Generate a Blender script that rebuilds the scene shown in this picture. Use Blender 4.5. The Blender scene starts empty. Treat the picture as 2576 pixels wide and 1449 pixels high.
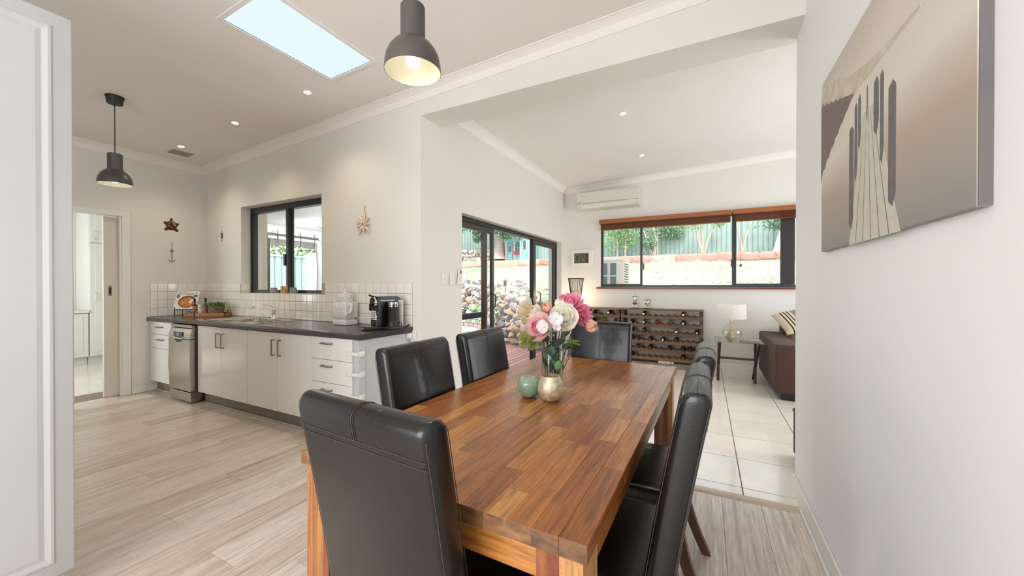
import bpy, bmesh, math, random
from mathutils import Vector, Matrix, noise
R = math.radians
PI = math.pi
rnd = random.Random(7)
scene = bpy.context.scene
COL = scene.collection

# ------------------------------------------------------------------ camera
CAMH = 1.278
cam = bpy.data.cameras.new('camera')
cam.sensor_width = 36
cam.lens = 36 * 952.65 / 2576
cam.clip_start = 0.05
cam.clip_end = 200
camo = bpy.data.objects.new('camera', cam)
camo.location = (0, 0, CAMH)
camo.rotation_euler = (R(90 - 0.3134), 0, R(27.117))
COL.objects.link(camo)
scene.camera = camo

# ------------------------------------------------------------------ world, sun, exposure
scene.view_settings.view_transform = 'Standard'
scene.view_settings.look = 'None'
scene.view_settings.gamma = 1
scene.view_settings.use_curve_mapping = False
scene.view_settings.exposure = 0.16
W = bpy.data.worlds.new('sky')
scene.world = W
W.use_nodes = True
nt = W.node_tree
nt.nodes.clear()
wo = nt.nodes.new('ShaderNodeOutputWorld')
bg = nt.nodes.new('ShaderNodeBackground')
bg.inputs['Strength'].default_value = 2.25
tc = nt.nodes.new('ShaderNodeTexCoord')
nz = nt.nodes.new('ShaderNodeTexNoise')
nz.inputs['Scale'].default_value = 2.2
cr = nt.nodes.new('ShaderNodeValToRGB')
cr.color_ramp.elements[0].color = (0.72, 0.86, 1.0, 1)
cr.color_ramp.elements[1].color = (1.0, 1.0, 1.0, 1)
nt.links.new(tc.outputs['Generated'], nz.inputs['Vector'])
nt.links.new(nz.outputs['Fac'], cr.inputs['Fac'])
nt.links.new(cr.outputs['Color'], bg.inputs['Color'])
nt.links.new(bg.outputs['Background'], wo.inputs['Surface'])


def lamp(name, kind, loc, energy, color=(1, 1, 1), rot=(0, 0, 0), size=0.1, sy=None, spot=None, blend=0.6):
    l = bpy.data.lights.new(name, kind)
    l.energy = energy
    l.color = color
    if kind == 'AREA':
        l.size = size
        if sy:
            l.shape = 'RECTANGLE'
            l.size_y = sy
    elif kind == 'SUN':
        l.angle = size
    else:
        l.shadow_soft_size = size
    if spot:
        l.spot_size = R(spot)
        l.spot_blend = blend
    o = bpy.data.objects.new(name, l)
    o.location = loc
    o.rotation_euler = rot
    COL.objects.link(o)
    return o


lamp('sun', 'SUN', (0, 0, 20), 3.4, (1, .96, .9), (R(38), R(16), 0), size=0.25)
# unseen area fill added behind the camera to brighten the dining room
lamp('dining_rear_fill', 'AREA', (-1.1, -2.22, 1.45), 104, (.93, .97, 1), (R(90), 0, 0), size=2.3, sy=1.9)
lamp('living_side_fill', 'AREA', (3.38, 4.9, 1.4), 78, (.86, .93, 1), (R(90), 0, R(90)), size=2.6, sy=1.8)  # added fill at the unseen far right, brightens the living room with cool light
lamp('laundry_fill', 'AREA', (-7.6, -0.35, 1.6), 48, (.88, .97, 1), (R(90), 0, 0), size=1.6, sy=1.4)  # added fill in the unseen part of the laundry, brightens the doorway view


# ------------------------------------------------------------------ materials
def lin(c):
    return tuple((x / 255 / 12.92) if x / 255 <= .04045 else ((x / 255 + .055) / 1.055) ** 2.4 for x in c)


MATS = {}


def pm(name, rgb, rough=.5, metal=0, var=.05, scale=6, bump=0, bscale=120, coat=0, stretch=None, rand=0,
       emit=None, estr=0, spec=.5, sheen=0, col2=None, detail=3):
    if name in MATS:
        return MATS[name]
    m = bpy.data.materials.new(name)
    m.use_nodes = True
    t = m.node_tree
    b = t.nodes['Principled BSDF']
    c = lin(rgb)
    b.inputs['Roughness'].default_value = rough
    b.inputs['Metallic'].default_value = metal
    b.inputs['Coat Weight'].default_value = coat
    b.inputs['Specular IOR Level'].default_value = spec
    if sheen:
        b.inputs['Sheen Weight'].default_value = sheen
    co = t.nodes.new('ShaderNodeTexCoord')
    mp = t.nodes.new('ShaderNodeMapping')
    if stretch:
        mp.inputs['Scale'].default_value = stretch
    t.links.new(co.outputs['Object'], mp.inputs['Vector'])
    n = t.nodes.new('ShaderNodeTexNoise')
    n.inputs['Scale'].default_value = scale
    n.inputs['Detail'].default_value = detail
    t.links.new(mp.outputs['Vector'], n.inputs['Vector'])
    r = t.nodes.new('ShaderNodeValToRGB')
    c1 = tuple(x * (1 - var) for x in c)
    c2 = lin(col2) if col2 else tuple(min(1, x * (1 + var)) for x in c)
    r.color_ramp.elements[0].position = .3
    r.color_ramp.elements[1].position = .7
    r.color_ramp.elements[0].color = (*c1, 1)
    r.color_ramp.elements[1].color = (*c2, 1)
    t.links.new(n.outputs['Fac'], r.inputs['Fac'])
    out = r.outputs['Color']
    if rand:
        oi = t.nodes.new('ShaderNodeObjectInfo')
        mr = t.nodes.new('ShaderNodeMapRange')
        mr.inputs['To Min'].default_value = 1 - rand
        mr.inputs['To Max'].default_value = 1 + rand
        t.links.new(oi.outputs['Random'], mr.inputs['Value'])
        h = t.nodes.new('ShaderNodeHueSaturation')
        t.links.new(mr.outputs['Result'], h.inputs['Value'])
        t.links.new(out, h.inputs['Color'])
        out = h.outputs['Color']
        ad = t.nodes.new('ShaderNodeVectorMath')
        ad.operation = 'ADD'
        ml = t.nodes.new('ShaderNodeVectorMath')
        ml.operation = 'SCALE'
        ml.inputs['Scale'].default_value = 37.0
        cx = t.nodes.new('ShaderNodeCombineXYZ')
        for k in 'XYZ':
            t.links.new(oi.outputs['Random'], cx.inputs[k])
        t.links.new(cx.outputs[0], ml.inputs[0])
        t.links.new(mp.outputs['Vector'], ad.inputs[0])
        t.links.new(ml.outputs[0], ad.inputs[1])
        t.links.new(ad.outputs[0], n.inputs['Vector'])
    t.links.new(out, b.inputs['Base Color'])
    if bump:
        bn = t.nodes.new('ShaderNodeTexNoise')
        bn.inputs['Scale'].default_value = bscale
        bn.inputs['Detail'].default_value = 4
        t.links.new(mp.outputs['Vector'], bn.inputs['Vector'])
        bp = t.nodes.new('ShaderNodeBump')
        bp.inputs['Strength'].default_value = bump
        bp.inputs['Distance'].default_value = .004
        t.links.new(bn.outputs['Fac'], bp.inputs['Height'])
        t.links.new(bp.outputs['Normal'], b.inputs['Normal'])
    if emit:
        b.inputs['Emission Color'].default_value = (*emit, 1)
        b.inputs['Emission Strength'].default_value = estr
    MATS[name] = m
    return m


def ramp(t, stops):
    r = t.nodes.new('ShaderNodeValToRGB')
    e = r.color_ramp.elements
    while len(e) < len(stops):
        e.new(.5)
    for i, (p, c) in enumerate(stops):
        e[i].position = p
        e[i].color = (*lin(c), 1)
    return r


def wood(name, stops, grain=(18, 1.2, 18), gs=3.0, knots=.5, rough=.4, dark=.45, coat=0, bump=.15, fine=60, spread=.55, rw=.8):
    """stops colour each piece by its own random number; grain runs along object Y"""
    m = bpy.data.materials.new(name)
    m.use_nodes = True
    t = m.node_tree
    b = t.nodes['Principled BSDF']
    b.inputs['Roughness'].default_value = rough
    b.inputs['Coat Weight'].default_value = coat
    b.inputs['Coat Roughness'].default_value = .25
    L = t.links.new
    oi = t.nodes.new('ShaderNodeObjectInfo')
    co = t.nodes.new('ShaderNodeTexCoord')
    cx = t.nodes.new('ShaderNodeCombineXYZ')
    for k in 'XYZ':
        L(oi.outputs['Random'], cx.inputs[k])
    sc = t.nodes.new('ShaderNodeVectorMath')
    sc.operation = 'SCALE'
    sc.inputs['Scale'].default_value = 91.0
    L(cx.outputs[0], sc.inputs[0])
    ad = t.nodes.new('ShaderNodeVectorMath')
    ad.operation = 'ADD'
    L(co.outputs['Object'], ad.inputs[0])
    L(sc.outputs[0], ad.inputs[1])
    mp = t.nodes.new('ShaderNodeMapping')
    mp.inputs['Scale'].default_value = grain
    L(ad.outputs[0], mp.inputs['Vector'])
    n1 = t.nodes.new('ShaderNodeTexNoise')
    n1.inputs['Scale'].default_value = gs
    n1.inputs['Detail'].default_value = 6
    n1.inputs['Roughness'].default_value = .65
    n1.inputs['Distortion'].default_value = .7
    L(mp.outputs[0], n1.inputs['Vector'])
    n2 = t.nodes.new('ShaderNodeTexNoise')
    n2.inputs['Scale'].default_value = fine
    n2.inputs['Detail'].default_value = 3
    mp2 = t.nodes.new('ShaderNodeMapping')
    mp2.inputs['Scale'].default_value = (4, .25, 4)
    L(ad.outputs[0], mp2.inputs['Vector'])
    L(mp2.outputs[0], n2.inputs['Vector'])
    base = ramp(t, stops)
    fa = t.nodes.new('ShaderNodeMath')
    fa.operation = 'MULTIPLY_ADD'
    L(n1.outputs['Fac'], fa.inputs[0])
    fa.inputs[1].default_value = spread
    fb = t.nodes.new('ShaderNodeMath')
    fb.operation = 'MULTIPLY_ADD'
    L(oi.outputs['Random'], fb.inputs[0])
    fb.inputs[1].default_value = rw
    fb.inputs[2].default_value = .5 - .5 * spread - .5 * rw
    L(fb.outputs[0], fa.inputs[2])
    L(fa.outputs[0], base.inputs['Fac'])
    # dark grain lines
    gr = t.nodes.new('ShaderNodeValToRGB')
    gr.color_ramp.elements[0].position = .33
    gr.color_ramp.elements[0].color = (dark, dark, dark, 1)
    gr.color_ramp.elements[1].position = .52
    gr.color_ramp.elements[1].color = (1, 1, 1, 1)
    L(n1.outputs['Fac'], gr.inputs['Fac'])
    g2 = t.nodes.new('ShaderNodeValToRGB')
    g2.color_ramp.elements[0].position = .3
    g2.color_ramp.elements[0].color = (.72, .72, .72, 1)
    g2.color_ramp.elements[1].position = .6
    g2.color_ramp.elements[1].color = (1, 1, 1, 1)
    L(n2.outputs['Fac'], g2.inputs['Fac'])
    mx = t.nodes.new('ShaderNodeMix')
    mx.data_type = 'RGBA'
    mx.blend_type = 'MULTIPLY'
    mx.inputs[0].default_value = .8
    L(base.outputs[0], mx.inputs[6])
    L(gr.outputs[0], mx.inputs[7])
    my = t.nodes.new('ShaderNodeMix')
    my.data_type = 'RGBA'
    my.blend_type = 'MULTIPLY'
    my.inputs[0].default_value = .9
    L(mx.outputs[2], my.inputs[6])
    L(g2.outputs[0], my.inputs[7])
    out = my.outputs[2]
    if knots:
        v = t.nodes.new('ShaderNodeTexVoronoi')
        v.inputs['Scale'].default_value = 2.1
        mp3 = t.nodes.new('ShaderNodeMapping')
        mp3.inputs['Scale'].default_value = (2.2, 1.1, 2.2)
        L(ad.outputs[0], mp3.inputs['Vector'])
        L(mp3.outputs[0], v.inputs['Vector'])
        kr = t.nodes.new('ShaderNodeValToRGB')
        kr.color_ramp.elements[0].position = .03
        kr.color_ramp.elements[0].color = (1 - knots, 1 - knots, 1 - knots, 1)
        kr.color_ramp.elements[1].position = .13
        kr.color_ramp.elements[1].color = (1, 1, 1, 1)
        L(v.outputs['Distance'], kr.inputs['Fac'])
        mz = t.nodes.new('ShaderNodeMix')
        mz.data_type = 'RGBA'
        mz.blend_type = 'MULTIPLY'
        mz.inputs[0].default_value = 1
        L(out, mz.inputs[6])
        L(kr.outputs[0], mz.inputs[7])
        out = mz.outputs[2]
    L(out, b.inputs['Base Color'])
    bp = t.nodes.new('ShaderNodeBump')
    bp.inputs['Strength'].default_value = bump
    bp.inputs['Distance'].default_value = .002
    L(n2.outputs['Fac'], bp.inputs['Height'])
    L(bp.outputs[0], b.inputs['Normal'])
    MATS[name] = m
    return m


def glass(name, tint=(.97, .985, .98), gloss=.06, edge=.35, rough=0.0, power=1):
    m = bpy.data.materials.new(name)
    m.use_nodes = True
    t = m.node_tree
    t.nodes.clear()
    o = t.nodes.new('ShaderNodeOutputMaterial')
    a = t.nodes.new('ShaderNodeBsdfTransparent')
    a.inputs[0].default_value = (*tint, 1)
    g = t.nodes.new('ShaderNodeBsdfGlossy')
    g.inputs['Roughness'].default_value = rough
    lw = t.nodes.new('ShaderNodeLayerWeight')
    lw.inputs['Blend'].default_value = .25
    mr = t.nodes.new('ShaderNodeMapRange')
    mr.inputs['To Min'].default_value = gloss
    mr.inputs['To Max'].default_value = edge
    mx = t.nodes.new('ShaderNodeMixShader')
    pw = t.nodes.new('ShaderNodeMath')
    pw.operation = 'POWER'
    pw.inputs[1].default_value = power
    t.links.new(lw.outputs['Facing'], pw.inputs[0])
    t.links.new(pw.outputs[0], mr.inputs['Value'])
    t.links.new(mr.outputs[0], mx.inputs[0])
    t.links.new(a.outputs[0], mx.inputs[1])
    t.links.new(g.outputs[0], mx.inputs[2])
    t.links.new(mx.outputs[0], o.inputs[0])
    MATS[name] = m
    return m


def glow(name, col, strength):
    m = bpy.data.materials.new(name)
    m.use_nodes = True
    t = m.node_tree
    t.nodes.clear()
    o = t.nodes.new('ShaderNodeOutputMaterial')
    e = t.nodes.new('ShaderNodeEmission')
    e.inputs[0].default_value = (*col, 1)
    e.inputs[1].default_value = strength
    n = t.nodes.new('ShaderNodeTexNoise')
    n.inputs['Scale'].default_value = 2
    t.links.new(e.outputs[0], o.inputs[0])
    MATS[name] = m
    return m


wall_m = pm('wall_paint', (222, 217, 209), .75, var=.012, scale=2, bump=.04, bscale=260)
ceil_m = pm('ceiling_paint', (234, 227, 221), .85, var=.012, scale=2, bump=.02, bscale=200)
trim_m = pm('gloss_white_trim', (230, 226, 219), .35, var=.015, scale=3)
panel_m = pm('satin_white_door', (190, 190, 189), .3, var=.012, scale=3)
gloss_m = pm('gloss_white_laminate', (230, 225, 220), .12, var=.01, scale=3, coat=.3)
kick_m = pm('grey_kickboard', (128, 117, 106), .45, var=.05)
bench_m = pm('charcoal_worktop', (62, 58, 58), .2, var=.1, scale=60, bump=.05, bscale=300)
steel_m = pm('brushed_steel', (178, 172, 164), .28, metal=1, var=.08, stretch=(1, 1, 30), scale=6)
steel2_m = pm('satin_nickel', (150, 140, 126), .3, metal=1, var=.05)
chrome_m = pm('chrome', (235, 235, 235), .06, metal=1, var=.02)
sink_m = pm('sink_steel', (205, 200, 192), .2, metal=1, var=.05)
black_al = pm('black_aluminium', (36, 33, 33), .4, var=.15, scale=10)
dark_al = pm('bronze_aluminium', (56, 50, 48), .35, var=.1, scale=10)
walltile_m = pm('glazed_cream_tile', (234, 228, 220), .12, var=.02, scale=4, rand=.03, coat=.2)
grout_m = pm('cream_grout', (178, 166, 150), .8, var=.06, scale=30)
leather_m = pm('dark_brown_leather', (16, 13, 13), .3, var=.2, scale=9, bump=.12, bscale=260, coat=.1, spec=.45)
leatherback_m = pm('matte_dark_leather', (36, 30, 29), .42, var=.1, scale=9, bump=.25, bscale=260)
seam_m = pm('seam_thread', (70, 58, 52), .6, var=.2, scale=200)
chairleg_m = wood('chair_leg_timber', [(0, (60, 32, 22)), (1, (98, 58, 40))], knots=0, rough=.35, dark=.7)
floor_m = wood('pale_oak_laminate', [(0, (176, 158, 144)), (.3, (206, 190, 174)), (.6, (226, 213, 200)), (1, (204, 190, 180))],
               grain=(15, .55, 15), gs=2.6, knots=.12, rough=.28, dark=.6, bump=.05, fine=34, spread=.7, rw=.5)
tilefloor_m = pm('cream_floor_tile', (232, 224, 212), .16, var=.05, scale=5, rand=.03, coat=.15, detail=6)
floorgrout_m = pm('floor_grout', (140, 124, 108), .8, var=.06, scale=30)
acacia_m = wood('acacia_butcher_block', [(0, (110, 58, 26)), (.3, (152, 90, 42)), (.6, (180, 116, 54)), (.85, (206, 150, 80)), (1, (138, 78, 38))],
                grain=(30, 1.5, 30), gs=2.4, knots=.55, rough=.3, dark=.5, coat=.15, bump=.12, fine=70, rw=.5, spread=.75)
acacialeg_m = wood('acacia_leg', [(0, (92, 42, 26)), (.35, (132, 66, 40)), (.65, (176, 118, 68)), (1, (208, 160, 102))],
                   grain=(26, 26, 1.2), gs=2.2, knots=.1, rough=.4, dark=.6, bump=.15, fine=60)
endgrain_m = pm('acacia_end_grain', (96, 64, 46), .4, var=.3, scale=22, stretch=(1, 1, 2.5), rand=.25, col2=(150, 104, 68), detail=6)
rackwood_m = wood('reclaimed_timber', [(0, (98, 74, 58)), (.5, (132, 98, 72)), (1, (160, 122, 90))], knots=.4, rough=.65, dark=.6,
                  grain=(1.2, 14, 14), gs=2.5, bump=.3, fine=40)
darkrack_m = wood('dark_reclaimed_timber', [(0, (62, 48, 42)), (1, (92, 70, 58))], knots=.3, rough=.7, dark=.6, grain=(14, 14, 1.2), gs=2.5, bump=.3)
tray_m = wood('tray_timber', [(0, (168, 106, 58)), (1, (200, 138, 84))], knots=.2, rough=.5, dark=.65)
blind_m = wood('cedar_blind', [(0, (150, 82, 34)), (1, (176, 104, 48))], grain=(1, 12, 12), knots=0, rough=.35, dark=.75)
slat_m = wood('cedar_slat', [(0, (112, 56, 28)), (1, (148, 80, 42))], grain=(1, 12, 12), knots=0, rough=.4, dark=.7)
sill_m = wood('jarrah_sill', [(0, (112, 52, 36)), (1, (134, 66, 46))], grain=(1, 12, 12), knots=0, rough=.3, dark=.75)
pane_m = glass('window_glass', gloss=.002, edge=.4, power=3)
vase_m = glass('vase_glass', (.93, .96, .95), gloss=.05, edge=.75)
lampglass_m = glass('amber_lamp_glass', (.97, .94, .9), gloss=.04, edge=.6)
tableglass_m = glass('table_glass', (.8, .88, .84), gloss=.2, edge=.8)
pend_m = pm('charcoal_pendant', (90, 84, 80), .38, metal=.4, var=.06)
pendin_m = pm('cream_pendant_inside', (232, 226, 200), .5, var=.02)
white_m = pm('white_plastic', (226, 222, 214), .35, var=.015)
acwhite_m = pm('ac_white_plastic', (214, 206, 196), .35, var=.015)
black_m = pm('black_plastic', (14, 14, 15), .3, var=.1, spec=.3)
mattblack_m = pm('matt_black', (28, 27, 27), .5, var=.1)
ceramic_m = pm('white_ceramic', (224, 221, 216), .12, var=.015, coat=.4)
rattan_m = pm('dark_rattan', (38, 30, 28), .55, var=.2, scale=40)
sofa_m = pm('chocolate_fabric', (76, 52, 44), .9, var=.15, scale=90, bump=.5, bscale=500, sheen=.05)
green_m = pm('leaf_green', (92, 134, 74), .5, var=.25, scale=20)
darkleaf_m = pm('dark_leaf_green', (44, 74, 54), .45, var=.3, scale=25)
yleaf_m = pm('yellow_green_leaf', (122, 132, 62), .5, var=.25, scale=25)
stem_m = pm('brown_stem', (92, 74, 52), .6, var=.2, scale=40)
bulb_m = glow('lamp_bulb', (1, .97, .9), 3.2)
down_m = glow('downlight_lens', (1, .95, .86), 12)
fix_m = pm('downlight_ring', (232, 226, 218), .4, var=.01)

# ------------------------------------------------------------------ mesh builder
ORG = {}


class MB:
    def __init__(s):
        s.bm = bmesh.new()

    def _add(s, bm2, mtx=None):
        if mtx is not None:
            bmesh.ops.transform(bm2, matrix=mtx, verts=bm2.verts)
        me = bpy.data.meshes.new('tmp')
        bm2.to_mesh(me)
        bm2.free()
        s.bm.from_mesh(me)
        bpy.data.meshes.remove(me)
        return s

    def box(s, x0, x1, y0, y1, z0, z1, bev=0, seg=1, mtx=None):
        b = bmesh.new()
        bmesh.ops.create_cube(b, size=1)
        bmesh.ops.scale(b, vec=(abs(x1 - x0), abs(y1 - y0), abs(z1 - z0)), verts=b.verts)
        bmesh.ops.translate(b, vec=((x0 + x1) / 2, (y0 + y1) / 2, (z0 + z1) / 2), verts=b.verts)
        if bev:
            bmesh.ops.bevel(b, geom=b.edges[:], offset=bev, segments=seg, affect='EDGES', profile=.5)
        return s._add(b, mtx)

    def lathe(s, prof, n=32, c=(0, 0, 0), mtx=None, closed=False):
        b = bmesh.new()
        rings = []
        for r, z in prof:
            if r < 1e-5:
                rings.append([b.verts.new((c[0], c[1], c[2] + z))])
            else:
                rings.append([b.verts.new((c[0] + r * math.cos(2 * PI * i / n), c[1] + r * math.sin(2 * PI * i / n), c[2] + z)) for i in range(n)])
        for a, d in zip(rings, rings[1:]):
            for i in range(n):
                j = (i + 1) % n
                if len(a) == 1 and len(d) == 1:
                    continue
                if len(a) == 1:
                    b.faces.new((a[0], d[j], d[i]))
                elif len(d) == 1:
                    b.faces.new((a[i], a[j], d[0]))
                else:
                    b.faces.new((a[i], a[j], d[j], d[i]))
        bmesh.ops.recalc_face_normals(b, faces=b.faces)
        return s._add(b, mtx)

    def cyl(s, p, q, r, n=16, r2=None):
        p, q = Vector(p), Vector(q)
        d = q - p
        L = d.length
        r2 = r if r2 is None else r2
        m = Matrix.Translation(p) @ d.to_track_quat('Z', 'Y').to_matrix().to_4x4()
        return s.lathe([(0, 0), (r, 0), (r2, L), (0, L)], n, mtx=m)

    def tube(s, pts, r, n=8, rs=None):
        pts = [Vector(p) for p in pts]
        b = bmesh.new()
        rings = []
        up = None
        for i, p in enumerate(pts):
            if i == 0:
                d = pts[1] - p
            elif i == len(pts) - 1:
                d = p - pts[i - 1]
            else:
                d = pts[i + 1] - pts[i - 1]
            d.normalize()
            if up is None:
                up = d.orthogonal().normalized()
            else:
                up = (up - d * up.dot(d))
                if up.length < 1e-6:
                    up = d.orthogonal()
                up.normalize()
            sd = d.cross(up)
            rr = rs[i] if rs else r
            rings.append([b.verts.new(p + (up * math.cos(2 * PI * k / n) + sd * math.sin(2 * PI * k / n)) * rr) for k in range(n)])
        for a, c in zip(rings, rings[1:]):
            for k in range(n):
                b.faces.new((a[k], a[(k + 1) % n], c[(k + 1) % n], c[k]))
        b.faces.new(rings[0][::-1])
        b.faces.new(rings[-1])
        bmesh.ops.recalc_face_normals(b, faces=b.faces)
        return s._add(b)

    def ball(s, c, r, sc=(1, 1, 1), u=16, v=10, mtx=None):
        b = bmesh.new()
        bmesh.ops.create_uvsphere(b, u_segments=u, v_segments=v, radius=r)
        bmesh.ops.scale(b, vec=sc, verts=b.verts)
        bmesh.ops.translate(b, vec=c, verts=b.verts)
        return s._add(b, mtx)

    def prism(s, poly, axis, a, b_, bev=0, seg=1):
        """extrude a 2-D polygon (list of pairs) along axis between a and b_"""
        b = bmesh.new()

        def P(u, v, w):
            return {'x': (w, u, v), 'y': (u, w, v), 'z': (u, v, w)}[axis]
        lo = [b.verts.new(P(u, v, a)) for u, v in poly]
        hi = [b.verts.new(P(u, v, b_)) for u, v in poly]
        n = len(poly)
        for i in range(n):
            b.faces.new((lo[i], lo[(i + 1) % n], hi[(i + 1) % n], hi[i]))
        b.faces.new(lo[::-1])
        b.faces.new(hi)
        bmesh.ops.recalc_face_normals(b, faces=b.faces)
        if bev:
            bmesh.ops.bevel(b, geom=b.edges[:], offset=bev, segments=seg, affect='EDGES', profile=.5)
        return s._add(b)

    def quad(s, a, b, c, d):
        vs = [s.bm.verts.new(v) for v in (a, b, c, d)]
        s.bm.faces.new(vs)
        return s

    def grid(s, f, nu, nv, close_u=False):
        b = bmesh.new()
        vs = [[b.verts.new(f(i / nu, j / nv)) for j in range(nv + 1)] for i in range(nu + (0 if close_u else 1))]
        for i in range(nu):
            k = (i + 1) % len(vs) if close_u else i + 1
            for j in range(nv):
                b.faces.new((vs[i][j], vs[k][j], vs[k][j + 1], vs[i][j + 1]))
        return s._add(b)

    def cut(s, lo, hi):
        return s


def smooth(me, ang=40):
    me.shade_smooth()
    try:
        me.set_sharp_from_angle(angle=R(ang))
    except Exception:
        pass


def obj(name, mb, mat, parent=None, sm=True, ang=40, ctr=True):
    bm = mb.bm
    xs = [v.co.x for v in bm.verts]
    ys = [v.co.y for v in bm.verts]
    zs = [v.co.z for v in bm.verts]
    c = Vector(((min(xs) + max(xs)) / 2, (min(ys) + max(ys)) / 2, min(zs))) if ctr else Vector((0, 0, 0))
    bmesh.ops.translate(bm, vec=-c, verts=bm.verts)
    me = bpy.data.meshes.new(name)
    bm.to_mesh(me)
    bm.free()
    if sm:
        smooth(me, ang)
    for m in (mat if isinstance(mat, (list, tuple)) else [mat]):
        me.materials.append(m)
    o = bpy.data.objects.new(name, me)
    COL.objects.link(o)
    return place(o, c, parent)


def place(o, c, parent):
    po = ORG.get(parent.name, Vector((0, 0, 0))) if parent else Vector((0, 0, 0))
    o.location = Vector(c) - po
    ORG[o.name] = Vector(c)
    o.parent = parent
    return o


def inst(src, name, c, parent, rot=None, scale=None):
    """another object sharing src's mesh at model-frame position c"""
    o = bpy.data.objects.new(name, src.data)
    COL.objects.link(o)
    place(o, c, parent)
    if rot:
        o.rotation_euler = rot
    if scale:
        o.scale = scale
    return o


def tag(o, label, cat, group=None, kind=None):
    o['label'] = label
    o['category'] = cat
    if group:
        o['group'] = group
    if kind:
        o['kind'] = kind
    return o


def thing(name, label, cat, loc, rotz=0, group=None, local=False):
    o = bpy.data.objects.new(name, None)
    o.empty_display_size = .1
    COL.objects.link(o)
    o.location = loc
    o.rotation_euler = (0, 0, rotz)
    ORG[o.name] = Vector((0, 0, 0)) if local else Vector(loc)
    return tag(o, label, cat, group)


def struct(name, mb, mat, sm=False, ctr=True):
    o = obj(name, mb, mat, None, sm, ctr=ctr)
    o['kind'] = 'structure'
    return o


def structE(name, loc=(0, 0, 0)):
    o = bpy.data.objects.new(name, None)
    COL.objects.link(o)
    o.location = loc
    ORG[o.name] = Vector(loc)
    o['kind'] = 'structure'
    return o


def kids(o):
    return [c for c in bpy.data.objects if c.parent == o]


def dup(root, loc, rotz, label, group=None):
    def cp(o, p):
        c = o.copy()
        COL.objects.link(c)
        c.parent = p
        for ch in CH[o.name]:
            cp(ch, c)
        return c
    CH = {}
    for o in bpy.data.objects:
        CH.setdefault(o.name, [])
        if o.parent:
            CH.setdefault(o.parent.name, []).append(o)
    r = cp(root, None)
    r.location = loc
    r.rotation_euler = (0, 0, rotz)
    r['label'] = label
    if group:
        r['group'] = group
    return r


def text(body, mat, parent, c, size, rot, name='lettering', ext=.0006, align='CENTER', shear=0, label=None, bold=0):
    cu = bpy.data.curves.new(name, 'FONT')
    cu.body = body
    cu.size = size
    cu.extrude = ext
    cu.offset = bold
    cu.shear = shear
    cu.align_x = align
    cu.align_y = 'CENTER'
    cu.materials.append(mat)
    o = bpy.data.objects.new(name, cu)
    COL.objects.link(o)
    bpy.context.view_layer.update()
    me = bpy.data.meshes.new_from_object(o.evaluated_get(bpy.context.evaluated_depsgraph_get()))
    bpy.data.objects.remove(o)
    me.materials.clear()
    me.materials.append(mat)
    o = bpy.data.objects.new(name, me)
    COL.objects.link(o)
    place(o, c, parent)
    o.rotation_euler = rot
    return o


def at(u, v, D):
    """world point seen at photo pixel (u, v) at forward distance D from the camera"""
    yw, pt, F = R(27.117), R(-.3134), 952.65
    fw = Vector((-math.sin(yw) * math.cos(pt), math.cos(yw) * math.cos(pt), math.sin(pt)))
    rt = Vector((math.cos(yw), math.sin(yw), 0))
    up = rt.cross(fw)
    return Vector((0, 0, CAMH)) + D * (fw + rt * ((u - 1288) / F) - up * ((v - 724.5) / F))


def zc(x):
    return 2.86 + .0475 * (x + 6.05)


# ------------------------------------------------------------------ structure: shell
YK, XL, XD, XR, YB = 2.68, -6.05, -2.30, .50, 6.66
# laminate floor: base plus single planks
fl = structE('floor')
b = MB().box(-6.3, .62, -3.3, 2.66, -.12, -.006)
sub = obj('underlay', b, grout_m, fl, False)
pid = {}
for i in range(-32, 3):
    x0 = .089 + .2 * i
    if x0 > .5 or x0 < -6.3:
        continue
    off = rnd.random() * 1.3
    y = -3.3 - off
    xa, xb = max(x0, -6.12), min(x0 + .2, .5)
    while y < 2.64:
        y2 = y + 1.38
        a, c = max(y, -3.2), min(y2, 2.64)
        if c - a > .05:
            if abs((c - a) - 1.38) < 1e-4 and abs(xb - xa - .2) < 1e-4 and 'p' in pid:
                inst(pid['p'], 'plank', (x0 + .1, (a + c) / 2, -.006), fl)
            else:
                o = obj('plank', MB().box(xa + .0006, xb - .0006, a + .0006, c - .0006, -.006, 0, bev=.0009), floor_m, fl, False)
                if abs((c - a) - 1.38) < 1e-4 and abs(xb - xa - .2) < 1e-4:
                    pid['p'] = o
        y = y2
# tiled floor of the living room
tf = structE('floor_living', (0, 0, 0))
obj('tile_bed', MB().box(-2.56, 3.5, 2.66, 6.9, -.12, -.004), floorgrout_m, tf, False)
tiles_src = None
for i in range(-6, 8):
    for j in range(-1, 9):
        x0, y0 = .207 + .47 * i, 2.79 + .467 * j
        xa, xb, ya, yb = max(x0, XD), min(x0 + .47, 3.4), max(y0, 2.69), min(y0 + .467, YB)
        if xb - xa < .04 or yb - ya < .04:
            continue
        full = (xb - xa) > .4695 and (yb - ya) > .4665
        if full and tiles_src:
            inst(tiles_src, 'tile', ((xa + xb) / 2, (ya + yb) / 2, -.004), tf)
        else:
            o = obj('tile', MB().box(xa + .003, xb - .003, ya + .003, yb - .003, -.004, .002, bev=.0015), tilefloor_m, tf, False)
            if full:
                tiles_src = o
o = struct('trim_1', MB().prism([(2.62, 0), (2.625, .006), (2.64, .011), (2.675, .011), (2.69, .004), (2.69, 0)], 'x', XD, XR), pm('floor_trim', (196, 178, 158), .4, metal=.2, var=.05))

# ceilings (raked, rising towards +x)


def ceil_slab(xa, xb, ya, yb, th=.12):
    b = MB()
    b.prism([(xa, zc(xa)), (xb, zc(xb)), (xb, zc(xb) + th), (xa, zc(xa) + th)], 'y', ya, yb)
    return b


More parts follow.
